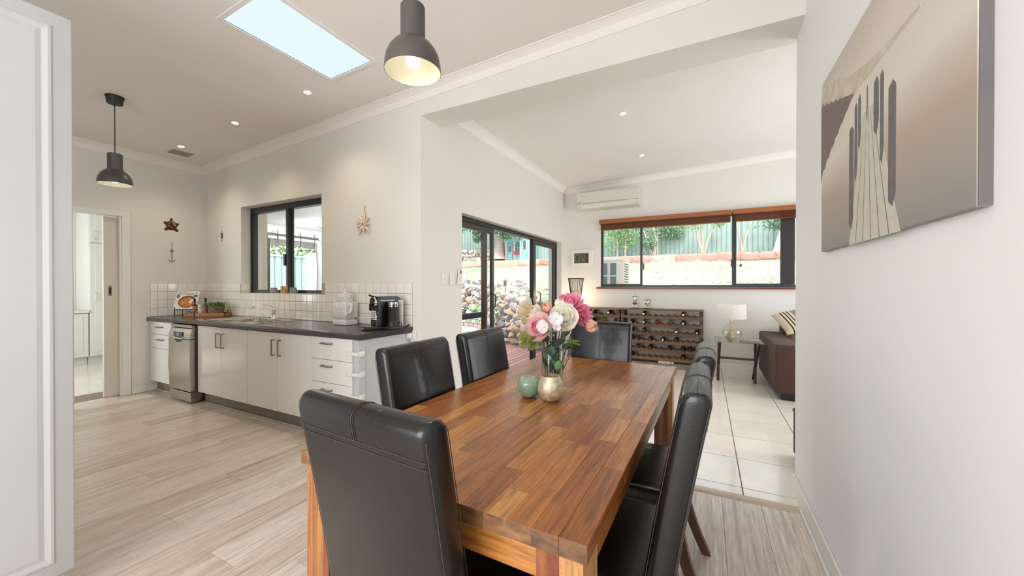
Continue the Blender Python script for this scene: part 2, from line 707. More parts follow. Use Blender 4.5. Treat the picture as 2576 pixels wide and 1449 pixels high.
sx0, sx1, sy0, sy1 = -2.807, -2.330, 1.345, 2.145
ce = structE('ceiling')
b = MB()
for (xa, xb, ya, yb) in ((-6.4, sx0, -3.5, 2.95), (sx1, 3.6, -3.5, 2.95), (sx0, sx1, -3.5, sy0), (sx0, sx1, sy1, 2.95)):
    b.prism([(xa, zc(xa)), (xb, zc(xb)), (xb, zc(xb) + .12), (xa, zc(xa) + .12)], 'y', ya, yb)
obj('ceiling_lining', b, ceil_m, ce, False)
o = struct('ceiling_living', ceil_slab(-2.6, 3.6, 2.95, 6.95), ceil_m)
# skylight: frame, shaft and diffuser
sk = structE('window_4', ((sx0 + sx1) / 2, (sy0 + sy1) / 2, 3.0))
b = MB()
w = .028
for (xa, xb, ya, yb) in ((sx0 - w, sx0, sy0 - w, sy1 + w), (sx1, sx1 + w, sy0 - w, sy1 + w), (sx0, sx1, sy0 - w, sy0), (sx0, sx1, sy1, sy1 + w)):
    b.prism([(xa, zc(xa) - .006), (xb, zc(xb) - .006), (xb, zc(xb) + .03), (xa, zc(xa) + .03)], 'y', ya, yb)
obj('skylight_frame', b, ceil_m, sk, False)
b = MB().prism([(sx0, zc(sx0) + .004), (sx1, zc(sx1) + .004), (sx1, zc(sx1) + .012), (sx0, zc(sx0) + .012)], 'y', sy0, sy1)
sky_glow = glow('skylight_diffuser', (.72, .86, .91), 1.0)
obj('skylight_diffuser', b, sky_glow, sk, False)

# walls


def wall(name, *boxes, mat=None):
    b = MB()
    for q in boxes:
        b.box(*q)
    return struct(name, b, mat or wall_m)


HW = 3.45
# kitchen wall with window opening
wx0, wx1, wz0, wz1 = -5.19, -3.66, 1.185, 2.265
wall_k = structE('wall_kitchen')
b = MB()
b.box(XL - .1, wx0, YK, 2.93, 0, HW)
b.box(wx1, XD, YK, 2.93, 0, HW)
b.box(wx0, wx1, YK, 2.93, 0, wz0)
b.box(wx0, wx1, YK, 2.93, wz1, HW)
obj('wall_face', b, wall_m, wall_k, False)
# left wall with laundry door opening
wall_l = structE('wall_left')
b = MB()
dy0, dy1, dz1 = .98, 1.855, 2.085
b.box(XL - .12, XL, -3.3, dy0, 0, HW)
b.box(XL - .12, XL, dy0, dy1, dz1, HW)
b.box(XL - .12, XL - .085, dy1, YK + .2, 0, HW)
b.box(XL - .035, XL, dy1, YK + .2, 0, HW)
obj('wall_face', b, wall_m, wall_l, False)
wall('wall_header', (XD, 3.5, YK, 2.97, 2.82, HW))
wall('wall_right', (XR, XR + .12, -3.3, 2.92, 0, HW), mat=pm('right_wall_lit_paint', (242, 241, 240), .6, var=.01, scale=2))  # lighter than the other walls: daylight on it is put into the colour
wall('wall_dining_divider', (XR + .12, 3.5, 2.68, 2.85, 0, 2.82))
dry0, dry1, drz = 3.33, 6.44, 2.055
b = MB()
b.box(XD - .25, XD, 2.93, dry0, 0, HW)
b.box(XD - .25, XD, dry1, YB + .1, 0, HW)
b.box(XD - .25, XD, dry0, dry1, drz, HW)
struct('wall_sliding_door', b, wall_m)
bx0, bx1, bz0, bz1 = -1.655, 2.25, 1.262, 2.40
b = MB()
b.box(XD - .25, bx0, YB, YB + .2, 0, HW)
b.box(bx1, 3.6, YB, YB + .2, 0, HW)
b.box(bx0, bx1, YB, YB + .2, 0, bz0)
b.box(bx0, bx1, YB, YB + .2, bz1, HW)
struct('wall_back', b, wall_m)
# walls out of frame, behind the camera and beyond the divider
wall('wall_living_right', (3.4, 3.5, 2.85, YB, 0, .45), (3.4, 3.5, 2.85, YB, 2.35, HW), (3.4, 3.5, 2.85, 3.55, .45, 2.35), (3.4, 3.5, 6.25, YB, .45, 2.35))
wall('wall_rear', (XL - .12, -2.27, -2.40, -2.28, 0, HW), (.1, XR + .12, -2.40, -2.28, 0, HW), (-2.27, .1, -2.40, -2.28, 0, .5), (-2.27, .1, -2.40, -2.28, 2.5, HW))

# cornices (cove profile)


def cove_x(name, xa, xb, y, sgn, d=.085):
    """cove running along x on the wall plane y; sgn -1 room on the -y side"""
    b = MB()
    prof = [(0, 0), (0, -d), (.006, -d), (.012, -d + .012), (.03, -d * .45), (d * .62, -.022), (d - .01, -.010), (d, -.008), (d, 0)]

    def f(u, v):
        x = xa + (xb - xa) * u
        p = prof[min(len(prof) - 1, int(round(v * (len(prof) - 1))))]
        return (x, y + sgn * p[0], zc(x) + p[1])
    b.grid(f, 1, len(prof) - 1)
    return struct(name, b, trim_m if False else ceil_m)


def cove_y(name, ya, yb, x, sgn, d=.085):
    b = MB()
    prof = [(0, 0), (0, -d), (.006, -d), (.012, -d + .012), (.03, -d * .45), (d * .62, -.022), (d - .01, -.010), (d, -.008), (d, 0)]

    def f(u, v):
        p = prof[min(len(prof) - 1, int(round(v * (len(prof) - 1))))]
        return (x + sgn * p[0], ya + (yb - ya) * u, zc(x) + p[1] + .0475 * sgn * p[0])
    b.grid(f, 1, len(prof) - 1)
    return struct(name, b, ceil_m)


cove_x('trim_2', XL, XR, YK, -1)
cove_y('trim_3', -3.28, YK, XL, 1)
cove_x('trim_4', XD, 3.4, YB, -1)
cove_y('trim_5', 2.97, YB, XD, 1)


# skirtings
def skirt(name, boxes, mat=trim_m):
    b = MB()
    for q in boxes:
        b.box(*q, bev=.004)
    return struct(name, b, mat)


skirt('baseboard_right', [(XR - .013, XR - .0005, -3.2, 2.925, 0, .105), (XR - .026, XR - .013, -3.2, 2.66, 0, .018)])
skirt('baseboard_left', [(XL, XL + .012, 1.93, 2.17, 0, .075), (XL, XL + .024, 1.93, 2.17, 0, .014)])
skirt('baseboard_back', [(XD, 3.4, YB - .013, YB, 0, .095)])
skirt('baseboard_door', [(XD, XD + .013, 2.95, dry0, 0, .095)])
# door architrave to the laundry
dr1 = structE('door_1', (XL, 1.45, 0))
b = MB()
b.box(XL, XL + .016, dy1, 1.925, 0, dz1 + .055, bev=.003)
b.box(XL, XL + .016, dy0 - .06, dy1, dz1, dz1 + .055, bev=.003)
b.box(XL, XL + .016, dy0 - .06, dy0, 0, dz1, bev=.003)
obj('architrave', b, trim_m, dr1, False)
b = MB()
b.box(XL - .035, XL, dy1 - .018, dy1, 0, dz1)
b.box(XL - .12, XL - .085, dy1 - .018, dy1, 0, dz1)
obj('jamb', b, trim_m, dr1, False)
o = obj('door_leaf', MB().box(XL - .08, XL - .042, 1.715, dy1 + .6, .012, dz1 - .015), pm('warm_white_door', (212, 203, 190), .4, var=.02), dr1, False)
b = MB()
b.box(XL - .0425, XL - .039, 1.752, 1.782, 1.165, 1.28, bev=.001)
lp = obj('flush_pull', b, steel2_m, o, False)
obj('pull_recess', MB().box(XL - .0395, XL - .0385, 1.758, 1.776, 1.185, 1.262), mattblack_m, dr1, False)

# ------------------------------------------------------------------ laundry beyond the door
wall('wall_laundry_far', (-9.55, -9.45, -.6, 3.3, 0, 2.7))
wall('wall_laundry_north', (-9.45, -6.17, 3.2, 3.3, 0, 2.7))
wall('wall_laundry_south', (-9.45, -8.5, -.6, -.5, 0, 2.7), (-6.7, -6.17, -.6, -.5, 0, 2.7), (-8.5, -6.7, -.6, -.5, 0, .8), (-8.5, -6.7, -.6, -.5, 2.4, 2.7))
struct('ceiling_laundry', MB().box(-9.55, -6.17, -.6, 3.3, 2.6, 2.7), ceil_m)
lf = structE('floor_laundry')
obj('tile_bed', MB().box(-9.5, -6.1, -.6, 3.3, -.12, -.004), floorgrout_m, lf, False)
src = None
for i in range(8):
    for j in range(9):
        xa, ya = -9.5 + .43 * i, -.6 + .43 * j
        c = (xa + .215, ya + .215, -.004)
        if xa + .43 > -6.1:
            continue
        if src is None:
            src = obj('tile', MB().box(xa + .002, xa + .428, ya + .002, ya + .428, -.004, .001, bev=.001), tilefloor_m, lf, False)
        else:
            inst(src, 'tile', c, lf)
lc = pm('laundry_cabinet_white', (222, 224, 218), .35, var=.015)


def routed_door(b, x, y0, y1, z0, z1, t=.018, m=.06, sgn=1):
    """door slab facing +x with a routed border, front face at x"""
    b.box(x - t, x, y0, y1, z0, z1, bev=.003)
    b.box(x - .001, x + .004, y0 + m, y1 - m, z0 + m, z1 - m, bev=.0035)


t = thing('laundry_tall_cupboard', 'tall white two-door cupboard seen through the laundry doorway', 'cupboard', (-9.0, 2.62, 0))
obj('carcass', MB().box(-9.44, -8.87, 2.33, 2.93, .14, 2.5).box(-9.44, -8.93, 2.33, 2.93, 0, .14), lc, t, False)
b = MB()
routed_door(b, -8.85, 2.335, 2.925, .14, 1.97)
d1 = obj('door', b, lc, t, False)
obj('handle', MB().tube([(-8.85, 2.39, 1.02), (-8.825, 2.39, 1.05), (-8.82, 2.39, 1.1), (-8.825, 2.39, 1.15), (-8.85, 2.39, 1.18)], .006), chrome_m, d1)
b = MB()
routed_door(b, -8.85, 2.335, 2.925, 1.985, 2.49)
d1 = obj('door', b, lc, t, False)
obj('handle', MB().tube([(-8.85, 2.39, 2.03), (-8.825, 2.39, 2.05), (-8.82, 2.39, 2.1), (-8.825, 2.39, 2.15), (-8.85, 2.39, 2.17)], .006), chrome_m, d1)
t = thing('laundry_base_cabinet', 'low white cabinet beside the tall laundry cupboard', 'cabinet', (-9.0, 1.6, 0))
obj('carcass', MB().box(-9.44, -8.87, .9, 2.32, .14, .84).box(-9.44, -8.93, .9, 2.32, 0, .14), lc, t, False)
for k in range(3):
    b = MB()
    routed_door(b, -8.85, .905 + .473 * k, .905 + .473 * k + .467, .14, .83)
    obj('door', b, lc, t, False)
tag(obj('laundry_benchtop', MB().box(-9.44, -8.83, .9, 2.325, .845, .885, bev=.004), white_m), 'white laundry benchtop over the low cabinet', 'benchtop')
t = thing('laundry_tap', 'small chrome tap on the white laundry benchtop', 'tap', (-9.2, 1.93, .885))
obj('tap_body', MB().cyl((-9.2, 1.93, .885), (-9.2, 1.93, 1.0), .018), chrome_m, t)
obj('spout', MB().tube([(-9.2, 1.93, .99), (-9.15, 1.93, 1.03), (-9.05, 1.93, 1.03), (-9.02, 1.93, .99)], .011), chrome_m, t)

# ------------------------------------------------------------------ tall white cupboard close on the left
t = thing('tall_pantry_cupboard', 'tall white pantry cupboard with routed door at left edge of photo', 'cupboard', (-2.55, -.2, 0))
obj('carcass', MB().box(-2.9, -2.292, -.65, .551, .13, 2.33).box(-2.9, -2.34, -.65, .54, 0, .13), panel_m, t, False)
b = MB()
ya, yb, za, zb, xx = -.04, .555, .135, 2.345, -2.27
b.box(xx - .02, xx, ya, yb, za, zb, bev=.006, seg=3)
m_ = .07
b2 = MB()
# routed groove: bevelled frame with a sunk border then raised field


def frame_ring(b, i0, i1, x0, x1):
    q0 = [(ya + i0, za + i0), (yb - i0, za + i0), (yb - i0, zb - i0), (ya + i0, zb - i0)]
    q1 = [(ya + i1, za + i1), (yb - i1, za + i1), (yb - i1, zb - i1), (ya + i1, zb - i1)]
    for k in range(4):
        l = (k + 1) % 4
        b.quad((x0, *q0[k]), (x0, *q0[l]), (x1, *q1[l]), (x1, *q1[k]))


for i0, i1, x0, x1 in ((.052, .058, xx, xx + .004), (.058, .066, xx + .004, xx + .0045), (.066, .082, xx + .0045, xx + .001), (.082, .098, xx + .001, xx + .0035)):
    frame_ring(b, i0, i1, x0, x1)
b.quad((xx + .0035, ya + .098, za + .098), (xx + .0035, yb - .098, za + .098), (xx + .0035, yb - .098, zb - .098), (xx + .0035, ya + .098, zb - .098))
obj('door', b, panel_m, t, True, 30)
obj('door', MB().box(xx - .02, xx, -.645, -.046, za, zb, bev=.006, seg=2), panel_m, t, False)

# ------------------------------------------------------------------ kitchen tiles
src = None


def wtile(axis, a0, a1, z0, z1, parent):
    """one bevelled wall tile, on the kitchen wall (axis x) or on the left wall (axis y)"""
    b = MB()
    g = .0015
    if axis == 'x':
        b.box(a0 + g, a1 - g, YK - .0075, YK - .001, z0 + g, z1 - g, bev=.0035)
    elif axis == 'y':
        b.box(XL + .001, XL + .0075, a0 + g, a1 - g, z0 + g, z1 - g, bev=.0035)
    return obj('tile', b, walltile_m, parent, False)


obj('grout_bed', MB().box(XL, wx0, YK - .002, YK, .9, 1.308).box(wx1, -2.40, YK - .002, YK, .9, 1.308).box(wx0, wx1, YK - .002, YK, .9, wz0), grout_m, wall_k, False)
obj('grout_bed', MB().box(XL, XL + .002, 2.105, YK, .9, 1.308), grout_m, wall_l, False)
P = .1
cache = {}
zr = [(.9, 1.0), (1.0, 1.1), (1.1, 1.205), (1.205, 1.308)]
zr = [(.90 + .102 * k, 1.002 + .102 * k) for k in range(4)]
n = 0
x = -2.40
while x > XL + .005:
    xa = max(x - P, XL)
    for k, (z0, z1) in enumerate(zr):
        if xa < wx1 - .005 and x > wx0 + .005:
            if z0 > wz0 - .01:
                continue
            z1c = min(z1, wz0)
            a, c = xa, x
        else:
            z1c = z1
            a, c = xa, x
        key = (round(c - a, 4), round(z1c - z0, 4))
        if z1c - z0 < .01 or c - a < .01:
            continue
        ctrp = ((a + c) / 2, YK - .00425, z0 + .0015)
        if key in cache:
            inst(cache[key], 'tile', ctrp, wall_k)
        else:
            cache[key] = wtile('x', a, c, z0, z1c, wall_k)
    x -= P
cache = {}
y = YK - .006
while y > 2.11:
    ya2 = max(y - P, 2.105)
    for k, (z0, z1) in enumerate(zr):
        key = round(y - ya2, 4)
        if key in cache:
            inst(cache[key], 'tile', (XL + .00425, (ya2 + y) / 2, z0 + .0015), wall_l)
        else:
            cache[key] = wtile('y', ya2, y, z0, z1, wall_l)
    y -= P
# tiled window reveal side and sill
for k in range(15):
    obj('tile', MB().box(wx0 + .102 * k + .0015, wx0 + .102 * k + .1005, YK + .002, YK + .1, wz0 + .0005, wz0 + .006, bev=.002), walltile_m, wall_k, False)
obj('tile', MB().box(wx0 + .0005, wx0 + .006, YK + .002, YK + .1, wz0 + .007, 1.205, bev=.002), walltile_m, wall_k, False)
obj('tile', MB().box(wx0 + .0005, wx0 + .006, YK + .002, YK + .1, 1.207, 1.308, bev=.002), walltile_m, wall_k, False)

# ------------------------------------------------------------------ kitchen window (sliding, black aluminium)
wk = structE('window_1', (-4.42, 2.82, wz0))
fy0, fy1 = 2.79, 2.86
b = MB()
b.box(wx0, wx0 + .032, fy0, fy1, wz0 + .045, wz1 - .07, bev=.001)
b.box(wx1 - .032, wx1, fy0, fy1, wz0 + .045, wz1 - .07, bev=.001)
b.box(wx0, wx1, fy0, fy1, wz1 - .07, wz1, bev=.002)
b.box(wx0, wx1, fy0, fy1, wz0 + .006, wz0 + .045, bev=.002)
b.box(wx0 + .033, wx0 + .042, fy0 + .03, fy1 - .001, wz0 + .046, wz1 - .071)
obj('window_frame', b, black_al, wk, False)
b = MB()
sx = -4.46
b.box(sx, sx + .042, fy0 + .002, fy0 + .035, wz0 + .045, wz1 - .07, bev=.002)
b.box(wx0 + .043, wx0 + .066, fy0 + .002, fy0 + .035, wz0 + .046, wz1 - .071)
b.box(sx - .03, sx + .005, fy0 - .012, fy0 + .01, 1.52, 1.66, bev=.004)
s_ = obj('sliding_sash', b, black_al, wk, False)
b = MB()
b.box(sx + .018, sx + .056, fy0 + .045, fy0 + .07, wz0 + .045, wz1 - .07)
obj('meeting_stile', b, dark_al, wk, False)
obj('pane', MB().box(wx0 + .08, sx, fy0 + .016, fy0 + .02, wz0 + .04, wz1 - .06), pane_m, wk, False)
obj('pane', MB().box(sx + .06, wx1 - .03, fy0 + .052, fy0 + .056, wz0 + .04, wz1 - .06), pane_m, wk, False)

# ------------------------------------------------------------------ kitchen cabinets
CF = 2.115  # cabinet front plane
CT = .852


def cab(label, x0, x1, name='base_cabinet'):
    t = thing(name, label, 'cabinet', ((x0 + x1) / 2, 2.4, 0))
    obj('carcass', MB().box(x0 + .001, x1 - .001, CF + .001, 2.66, .13, CT - .004), gloss_m, t, False)
    return t


def bar_handle(parent, x, z, vert, L=.11):
    b = MB()
    if vert:
        b.box(x - .006, x + .006, CF - .052, CF - .042, z, z + L, bev=.002)
        b.box(x - .006, x + .006, CF - .045, CF - .018, z, z + .01)
        b.box(x - .006, x + .006, CF - .045, CF - .018, z + L - .01, z + L)
    else:
        b.box(x - L / 2, x + L / 2, CF - .052, CF - .042, z - .006, z + .006, bev=.002)
        b.box(x - L / 2, x - L / 2 + .01, CF - .045, CF - .018, z - .006, z + .006)
        b.box(x + L / 2 - .01, x + L / 2, CF - .045, CF - .018, z - .006, z + .006)
    return obj('handle', b, steel2_m, parent, False)


def front(parent, name, x0, x1, z0, z1):
    return obj(name, MB().box(x0 + .0018, x1 - .0018, CF - .018, CF, z0 + .002, z1 - .002, bev=.0015), gloss_m, parent, False)


t = cab('white cabinet with two drawers over a narrow door, left of the dishwasher', XL + .003, -5.44)
f = front(t, 'drawer', -6.03, -5.45, .70, CT)
bar_handle(f, -5.76, .79, False, .12)
f = front(t, 'drawer', -6.03, -5.45, .532, .70)
bar_handle(f, -5.74, .64, False, .12)
f = front(t, 'door', -6.03, -5.45, .13, .532)
bar_handle(f, -5.475, .31, True, .16)
t = cab('white two-door cabinet under the sink, beside the dishwasher', -4.90, -3.955)
f = front(t, 'door', -4.90, -4.428, .13, CT)
bar_handle(f, -4.475, .64, True, .15)
f = front(t, 'door', -4.428, -3.956, .13, CT)
bar_handle(f, -4.38, .64, True, .15)
t = cab('white two-door cabinet between the sink cabinet and the drawers', -3.954, -3.003)
f = front(t, 'door', -3.954, -3.478, .13, CT)
bar_handle(f, -3.525, .64, True, .15)
f = front(t, 'door', -3.478, -3.003, .13, CT)
bar_handle(f, -3.43, .64, True, .15)
t = cab('white unit of three deep drawers at the near end of the worktop', -3.001, -2.485, 'drawer_cabinet')
for z0, z1 in ((.665, CT), (.472, .665), (.13, .472)):
    f = front(t, 'drawer', -3.001, -2.50, z0, z1)
    bar_handle(f, -2.79, z1 - .055 if z1 < .5 else z1 - .05, False, .12)
# panelled end of the run
t = thing('end_panel', 'white panelled end of the kitchen run beside the dining chairs', 'panel', (-2.45, 2.4, 0))
b = MB()
b.box(-2.484, -2.424, CF - .018, 2.675, 0, CT - .004, bev=.002)
obj('panel_board', b, panel_m, t, False)
b = MB()
for q in ((2.145, 2.157, .08, .79), (2.608, 2.62, .08, .79)):
    b.box(-2.4245, -2.4205, q[0], q[1], q[2], q[3])
b.box(-2.4245, -2.4205, 2.145, 2.62, .7905, .802)
obj('panel_moulding', b, panel_m, t, False)
for k, z in enumerate((.74, .575, .395)):
    t = thing('child_lock', ('white plastic child lock on the %s drawer' % ('top', 'middle', 'bottom')[k]), 'lock', (-2.5, 2.09, z), group='child safety locks on the drawer unit')
    obj('latch_pad', MB().box(-2.565, -2.508, CF - .026, CF - .018, z - .022, z + .022, bev=.003, seg=2), white_m, t)
    obj('strap', MB().box(-2.505, -2.420, CF - .030, CF - .022, z - .014, z + .014, bev=.003, seg=2), white_m, t)
    obj('latch_pad', MB().box(-2.424, -2.414, CF - .02, CF + .035, z - .022, z + .022, bev=.003, seg=2), white_m, t)
# kickboard and its floor bead
b = MB().box(XL + .02, -5.42, 2.165, 2.18, 0, .13).box(-4.90, -2.49, 2.165, 2.18, 0, .13)
tag(obj('kickboard', b, kick_m, None, False), 'grey brown kickboard recessed below the white cabinets', 'kickboard')
b = MB().box(XL + .03, -5.42, 2.14, 2.165, 0, .016, bev=.005).box(-4.86, -2.49, 2.14, 2.165, 0, .016, bev=.005)
tag(obj('floor_bead', b, pm('bead_beige', (180, 164, 146), .4, var=.03), None, False), 'beige floor bead along the foot of the kickboard', 'trim')
# worktop with sink cut-out
b = MB()
fx, bx = 2.07, 2.672
skx0, skx1, sky0, sky1 = -5.04, -3.98, 2.16, 2.62
edge = [(fx, .875), (fx + .004, .864), (fx + .014, .858), (fx + .03, .856), (fx + .06, .856)]
b.prism([(fx, .885), (fx, .872), (fx + .006, .86), (fx + .018, .856), (sky0, .856), (sky0, .9), (fx + .018, .9), (fx + .005, .895)], 'x', XL + .0, -2.392, 0)
b.box(XL + .009, skx0, sky0, bx, .856, .9)
b.box(skx1, -2.392, sky0, bx, .856, .9)
b.box(skx0, skx1, sky1, bx, .856, .9)
b.box(XL, XL + .009, 2.07, bx - .57, .856, .9)
tag(obj('worktop', b, bench_m, None, True, 25), 'charcoal laminate worktop with rounded edge on the white kitchen cabinets', 'worktop')
# sink
t = thing('kitchen_sink', 'stainless steel sink with drainer set in the charcoal worktop', 'sink', ((skx0 + skx1) / 2, 2.4, .9))
b = MB()
bowls = [(-4.60, -4.24, 2.2, 2.56, .16), (-4.20, -4.02, 2.26, 2.52, .1)]
rimz = .904
xs = [skx0 - .015, -4.60, -4.24, -4.20, -4.02, skx1 + .015]
b.box(xs[0], xs[1], sky0 - .012, sky1 + .012, .9, rimz)
b.box(xs[2], xs[3], sky0 - .012, sky1 + .012, .9, rimz)
b.box(xs[4], xs[5], sky0 - .012, sky1 + .012, .9, rimz)
for (x0, x1, y0, y1, d) in bowls:
    b.box(x0, x1, sky0 - .012, y0, .9, rimz)
    b.box(x0, x1, y1, sky1 + .012, .9, rimz)
obj('sink_rim', b, sink_m, t, False)
for (x0, x1, y0, y1, d) in bowls:
    def f(u, v, x0=x0, x1=x1, y0=y0, y1=y1, d=d):
        a = 2 * PI * u
        hx, hy = (x1 - x0) / 2, (y1 - y0) / 2
        k = (1, 1, .97, .90, .6, .12, 0)[int(round(v * 6))]
        zz = (0, -.01, -.6 * d, -.92 * d, -d, -d - .004, -d - .004)[int(round(v * 6))]
        c, s = math.cos(a), math.sin(a)
        q = (abs(c) ** 5 + abs(s) ** 5) ** -.2
        return ((x0 + x1) / 2 + hx * k * q * c, (y0 + y1) / 2 + hy * k * q * s, rimz + zz)
    obj('bowl', MB().grid(f, 40, 6, True), sink_m, t)
b = MB()
for k in range(9):
    b.box(-4.99, -4.66, 2.22 + .04 * k, 2.228 + .04 * k, rimz - .001, rimz + .003, bev=.001)
obj('drainer_rib', b, sink_m, t, False)
t = thing('kitchen_mixer_tap', 'chrome mixer tap with long swivel spout behind the sink', 'tap', (-4.306, 2.56, .904))
obj('tap_body', MB().lathe([(0, 0), (.028, 0), (.028, .01), (.021, .02), (.021, .085), (.024, .09), (.024, .12), (.012, .135), (0, .137)], 24, (-4.306, 2.56, .904)), chrome_m, t)
obj('spout', MB().tube([(-4.306, 2.55, .925), (-4.32, 2.53, .94), (-4.395, 2.42, 1.035), (-4.41, 2.40, 1.045), (-4.425, 2.385, 1.045), (-4.435, 2.375, 1.035), (-4.437, 2.373, 1.02)], .010, 12), chrome_m, t)
obj('lever', MB().tube([(-4.306, 2.56, 1.03), (-4.35, 2.53, 1.058), (-4.40, 2.50, 1.066)], .0055), chrome_m, t)

# dishwasher
t = thing('dishwasher', 'slim stainless steel dishwasher standing under the worktop', 'dishwasher', (-5.17, 2.3, 0))
x0, x1 = -5.415, -4.935
b = MB()
obj('body', MB().box(x0 + .005, x1 - .005, 2.09, 2.6, .02, .845), steel_m, t, False)
prof = [(2.085, .13), (2.045, .13), (2.042, .60), (2.045, .70), (2.085, .70)]
obj('door', MB().prism([(2.09, .13), (2.046, .13), (2.040, .40), (2.041, .695), (2.09, .695)], 'x', x0, x1, .004), steel_m, t, True, 30)
obj('control_panel', MB().prism([(2.09, .70), (2.041, .70), (2.045, .76), (2.062, .81), (2.09, .815)], 'x', x0, x1, .003), steel_m, t, True, 30)
obj('top_strip', MB().box(x0 + .01, x1 - .004, 2.058, 2.1, .822, .85, bev=.003), steel_m, t, False)
obj('plinth', MB().prism([(2.09, .02), (2.05, .02), (2.046, .12), (2.09, .124)], 'x', x0 + .004, x1 - .004, .003), steel_m, t, True, 30)
cp = obj('display', MB().box(x0 + .13, x0 + .325, 2.036, 2.045, .722, .772), pm('smoked_display', (46, 48, 54), .15, var=.3, scale=30), t, False)
obj('display_window', MB().box(x0 + .19, x0 + .26, 2.034, 2.0365, .728, .768), pm('blue_display', (104, 128, 140), .15, var=.2, scale=40), cp, False)
obj('handle', MB().box(x0 + .125, x0 + .33, 2.026, 2.05, .697, .713, bev=.004), chrome_m, t, False)
obj('grip_recess', MB().lathe([(0, 0), (.085, 0), (.085, .004), (0, .004)], 24, mtx=Matrix.Translation((x0 + .225, 2.044, .697)) @ Matrix.Rotation(PI / 2, 4, 'X') @ Matrix.Scale(.45, 4, (0, 1, 0))), mattblack_m, t)

# ------------------------------------------------------------------ things on the worktop
Z9 = .9
tr = thing('serving_tray', 'long oiled timber tray with black end handles on the worktop corner', 'tray', (-5.56, 2.50, Z9), R(33), local=True)
b = MB()
b.box(-.23, .23, -.085, .085, .004, .014, bev=.003)
b.box(-.23, .23, -.095, -.083, .0, .042, bev=.003)
b.box(-.23, .23, .083, .095, .0, .042, bev=.003)
obj('tray_board', b, tray_m, tr, False)
b = MB().box(.23, .242, -.06, .06, 0, .042, bev=.003).box(-.242, -.23, -.06, .06, 0, .042, bev=.003)
obj('tray_end', b, tray_m, tr, False)
obj('handle', MB().tube([(.236, -.03, .04), (.238, -.028, .075), (.238, .028, .075), (.236, .03, .04)], .005), mattblack_m, tr)
obj('handle', MB().tube([(-.236, -.03, .04), (-.238, -.028, .06), (-.238, .028, .06), (-.236, .03, .04)], .005), mattblack_m, tr)


def bottle_on(name, label, x, y, z, h, r, body, cap, labelm, neck=.38, group=None, lz=(.15, .5)):
    t = thing(name, label, 'bottle', (x, y, z), group=group)
    obj('bottle_body', MB().lathe([(0, 0), (r, 0), (r, h * (1 - neck) - .01), (r * .42, h * (1 - neck) + .02), (r * .38, h * .93), (r * .42, h * .95), (r * .42, h), (0, h)], 20, (x, y, z)), body, t)
    obj('label', MB().lathe([(r + .0006, h * lz[0]), (r + .0006, h * lz[1])], 20, (x, y, z)), labelm, t)
    obj('cap', MB().lathe([(r * .46, h * .80), (r * .46, h + .002), (0, h + .002)], 20, (x, y, z)), cap, t)
    return t


darkglass = pm('dark_bottle_glass', (26, 22, 20), .1, var=.2, coat=.3)
cream_lab = pm('cream_label', (206, 184, 150), .5, var=.3, scale=60, col2=(170, 90, 50))
red_lab = pm('red_label', (120, 34, 32), .5, var=.2, scale=50, col2=(190, 120, 90))
grey_lab = pm('grey_print_label', (196, 196, 186), .5, var=.6, scale=45)
bottle_on('sauce_bottle', 'dark bottle with cream label at the left end of the tray', -5.66, 2.392, .914, .2, .024, darkglass, black_m, cream_lab, lz=(.03, .56))
bottle_on('sauce_bottle', 'dark bottle with red label standing beside the pot plant', -5.555, 2.462, .914, .21, .025, darkglass, black_m, red_lab)
j = thing('spice_jar', 'clear glass jar with grey patterned label between the two dark bottles', 'jar', (-5.61, 2.43, .914))
obj('jar_body', MB().lathe([(0, 0), (.024, 0), (.024, .12), (.02, .126), (0, .126)], 20, (-5.61, 2.43, .914)), grey_lab, j)
obj('lid', MB().lathe([(.023, .126), (.023, .142), (0, .143)], 20, (-5.61, 2.43, .914)), pm('pale_lid', (200, 200, 190), .3), j)
# herb pot
t = thing('potted_herb', 'square rusty pot of trailing green plant on the timber tray', 'potted plant', (-5.455, 2.535, .914))
pc = (-5.455, 2.535, .914)
b = MB()
mt = Matrix.Translation(pc) @ Matrix.Rotation(R(33 + 45), 4, 'Z')
b.lathe([(0, 0), (.062, 0), (.088, .115), (.082, .115), (.076, .1), (0, .1)], 16, mtx=mt)
obj('pot', b, pm('rusty_pot', (124, 104, 82), .7, var=.35, scale=30), t, False)
b = MB()
for k in range(170):
    a, rr = rnd.random() * 2 * PI, .02 + rnd.random() * .055
    p = Vector((pc[0] + rr * math.cos(a), pc[1] + rr * math.sin(a), pc[2] + .105))
    L = .035 + rnd.random() * .055
    o1 = p + Vector((math.cos(a) * L * .5, math.sin(a) * L * .5, L * .7))
    o2 = p + Vector((math.cos(a) * L * 1.1, math.sin(a) * L * 1.1, L * (.75 if rnd.random() < .8 else .1)))
    sd = Vector((-math.sin(a), math.cos(a), 0)) * .0035
    b.quad(p - sd, p + sd, o1 + sd, o1 - sd)
    b.quad(o1 - sd, o1 + sd, o2 + sd * .2, o2 - sd * .2)
obj('foliage', b, green_m, t, False)['kind'] = 'stuff'
# cookbook stand and magazine
t = thing('magazine_stand', 'black metal stand holding up the food magazine', 'stand', (-5.76, 2.32, Z9))
b = MB()
b.tube([(-5.77, 2.232, .9), (-5.77, 2.232, 1.02)], .006)
b.tube([(-5.60, 2.36, .9), (-5.60, 2.36, .965)], .006)
b.tube([(-5.77, 2.232, .985), (-5.60, 2.36, .985)], .004)
b.tube([(-5.77, 2.24, .985), (-5.86, 2.35, .985)], .004)
b.tube([(-5.60, 2.36, .985), (-5.69, 2.46, .985)], .004)
b.tube([(-5.69, 2.46, .985), (-5.86, 2.35, .985)], .004)
b.tube([(-5.69, 2.46, .9), (-5.69, 2.46, 1.05)], .004)
b.tube([(-5.86, 2.35, .9), (-5.86, 2.35, 1.05)], .004)
obj('frame', b, mattblack_m, t)
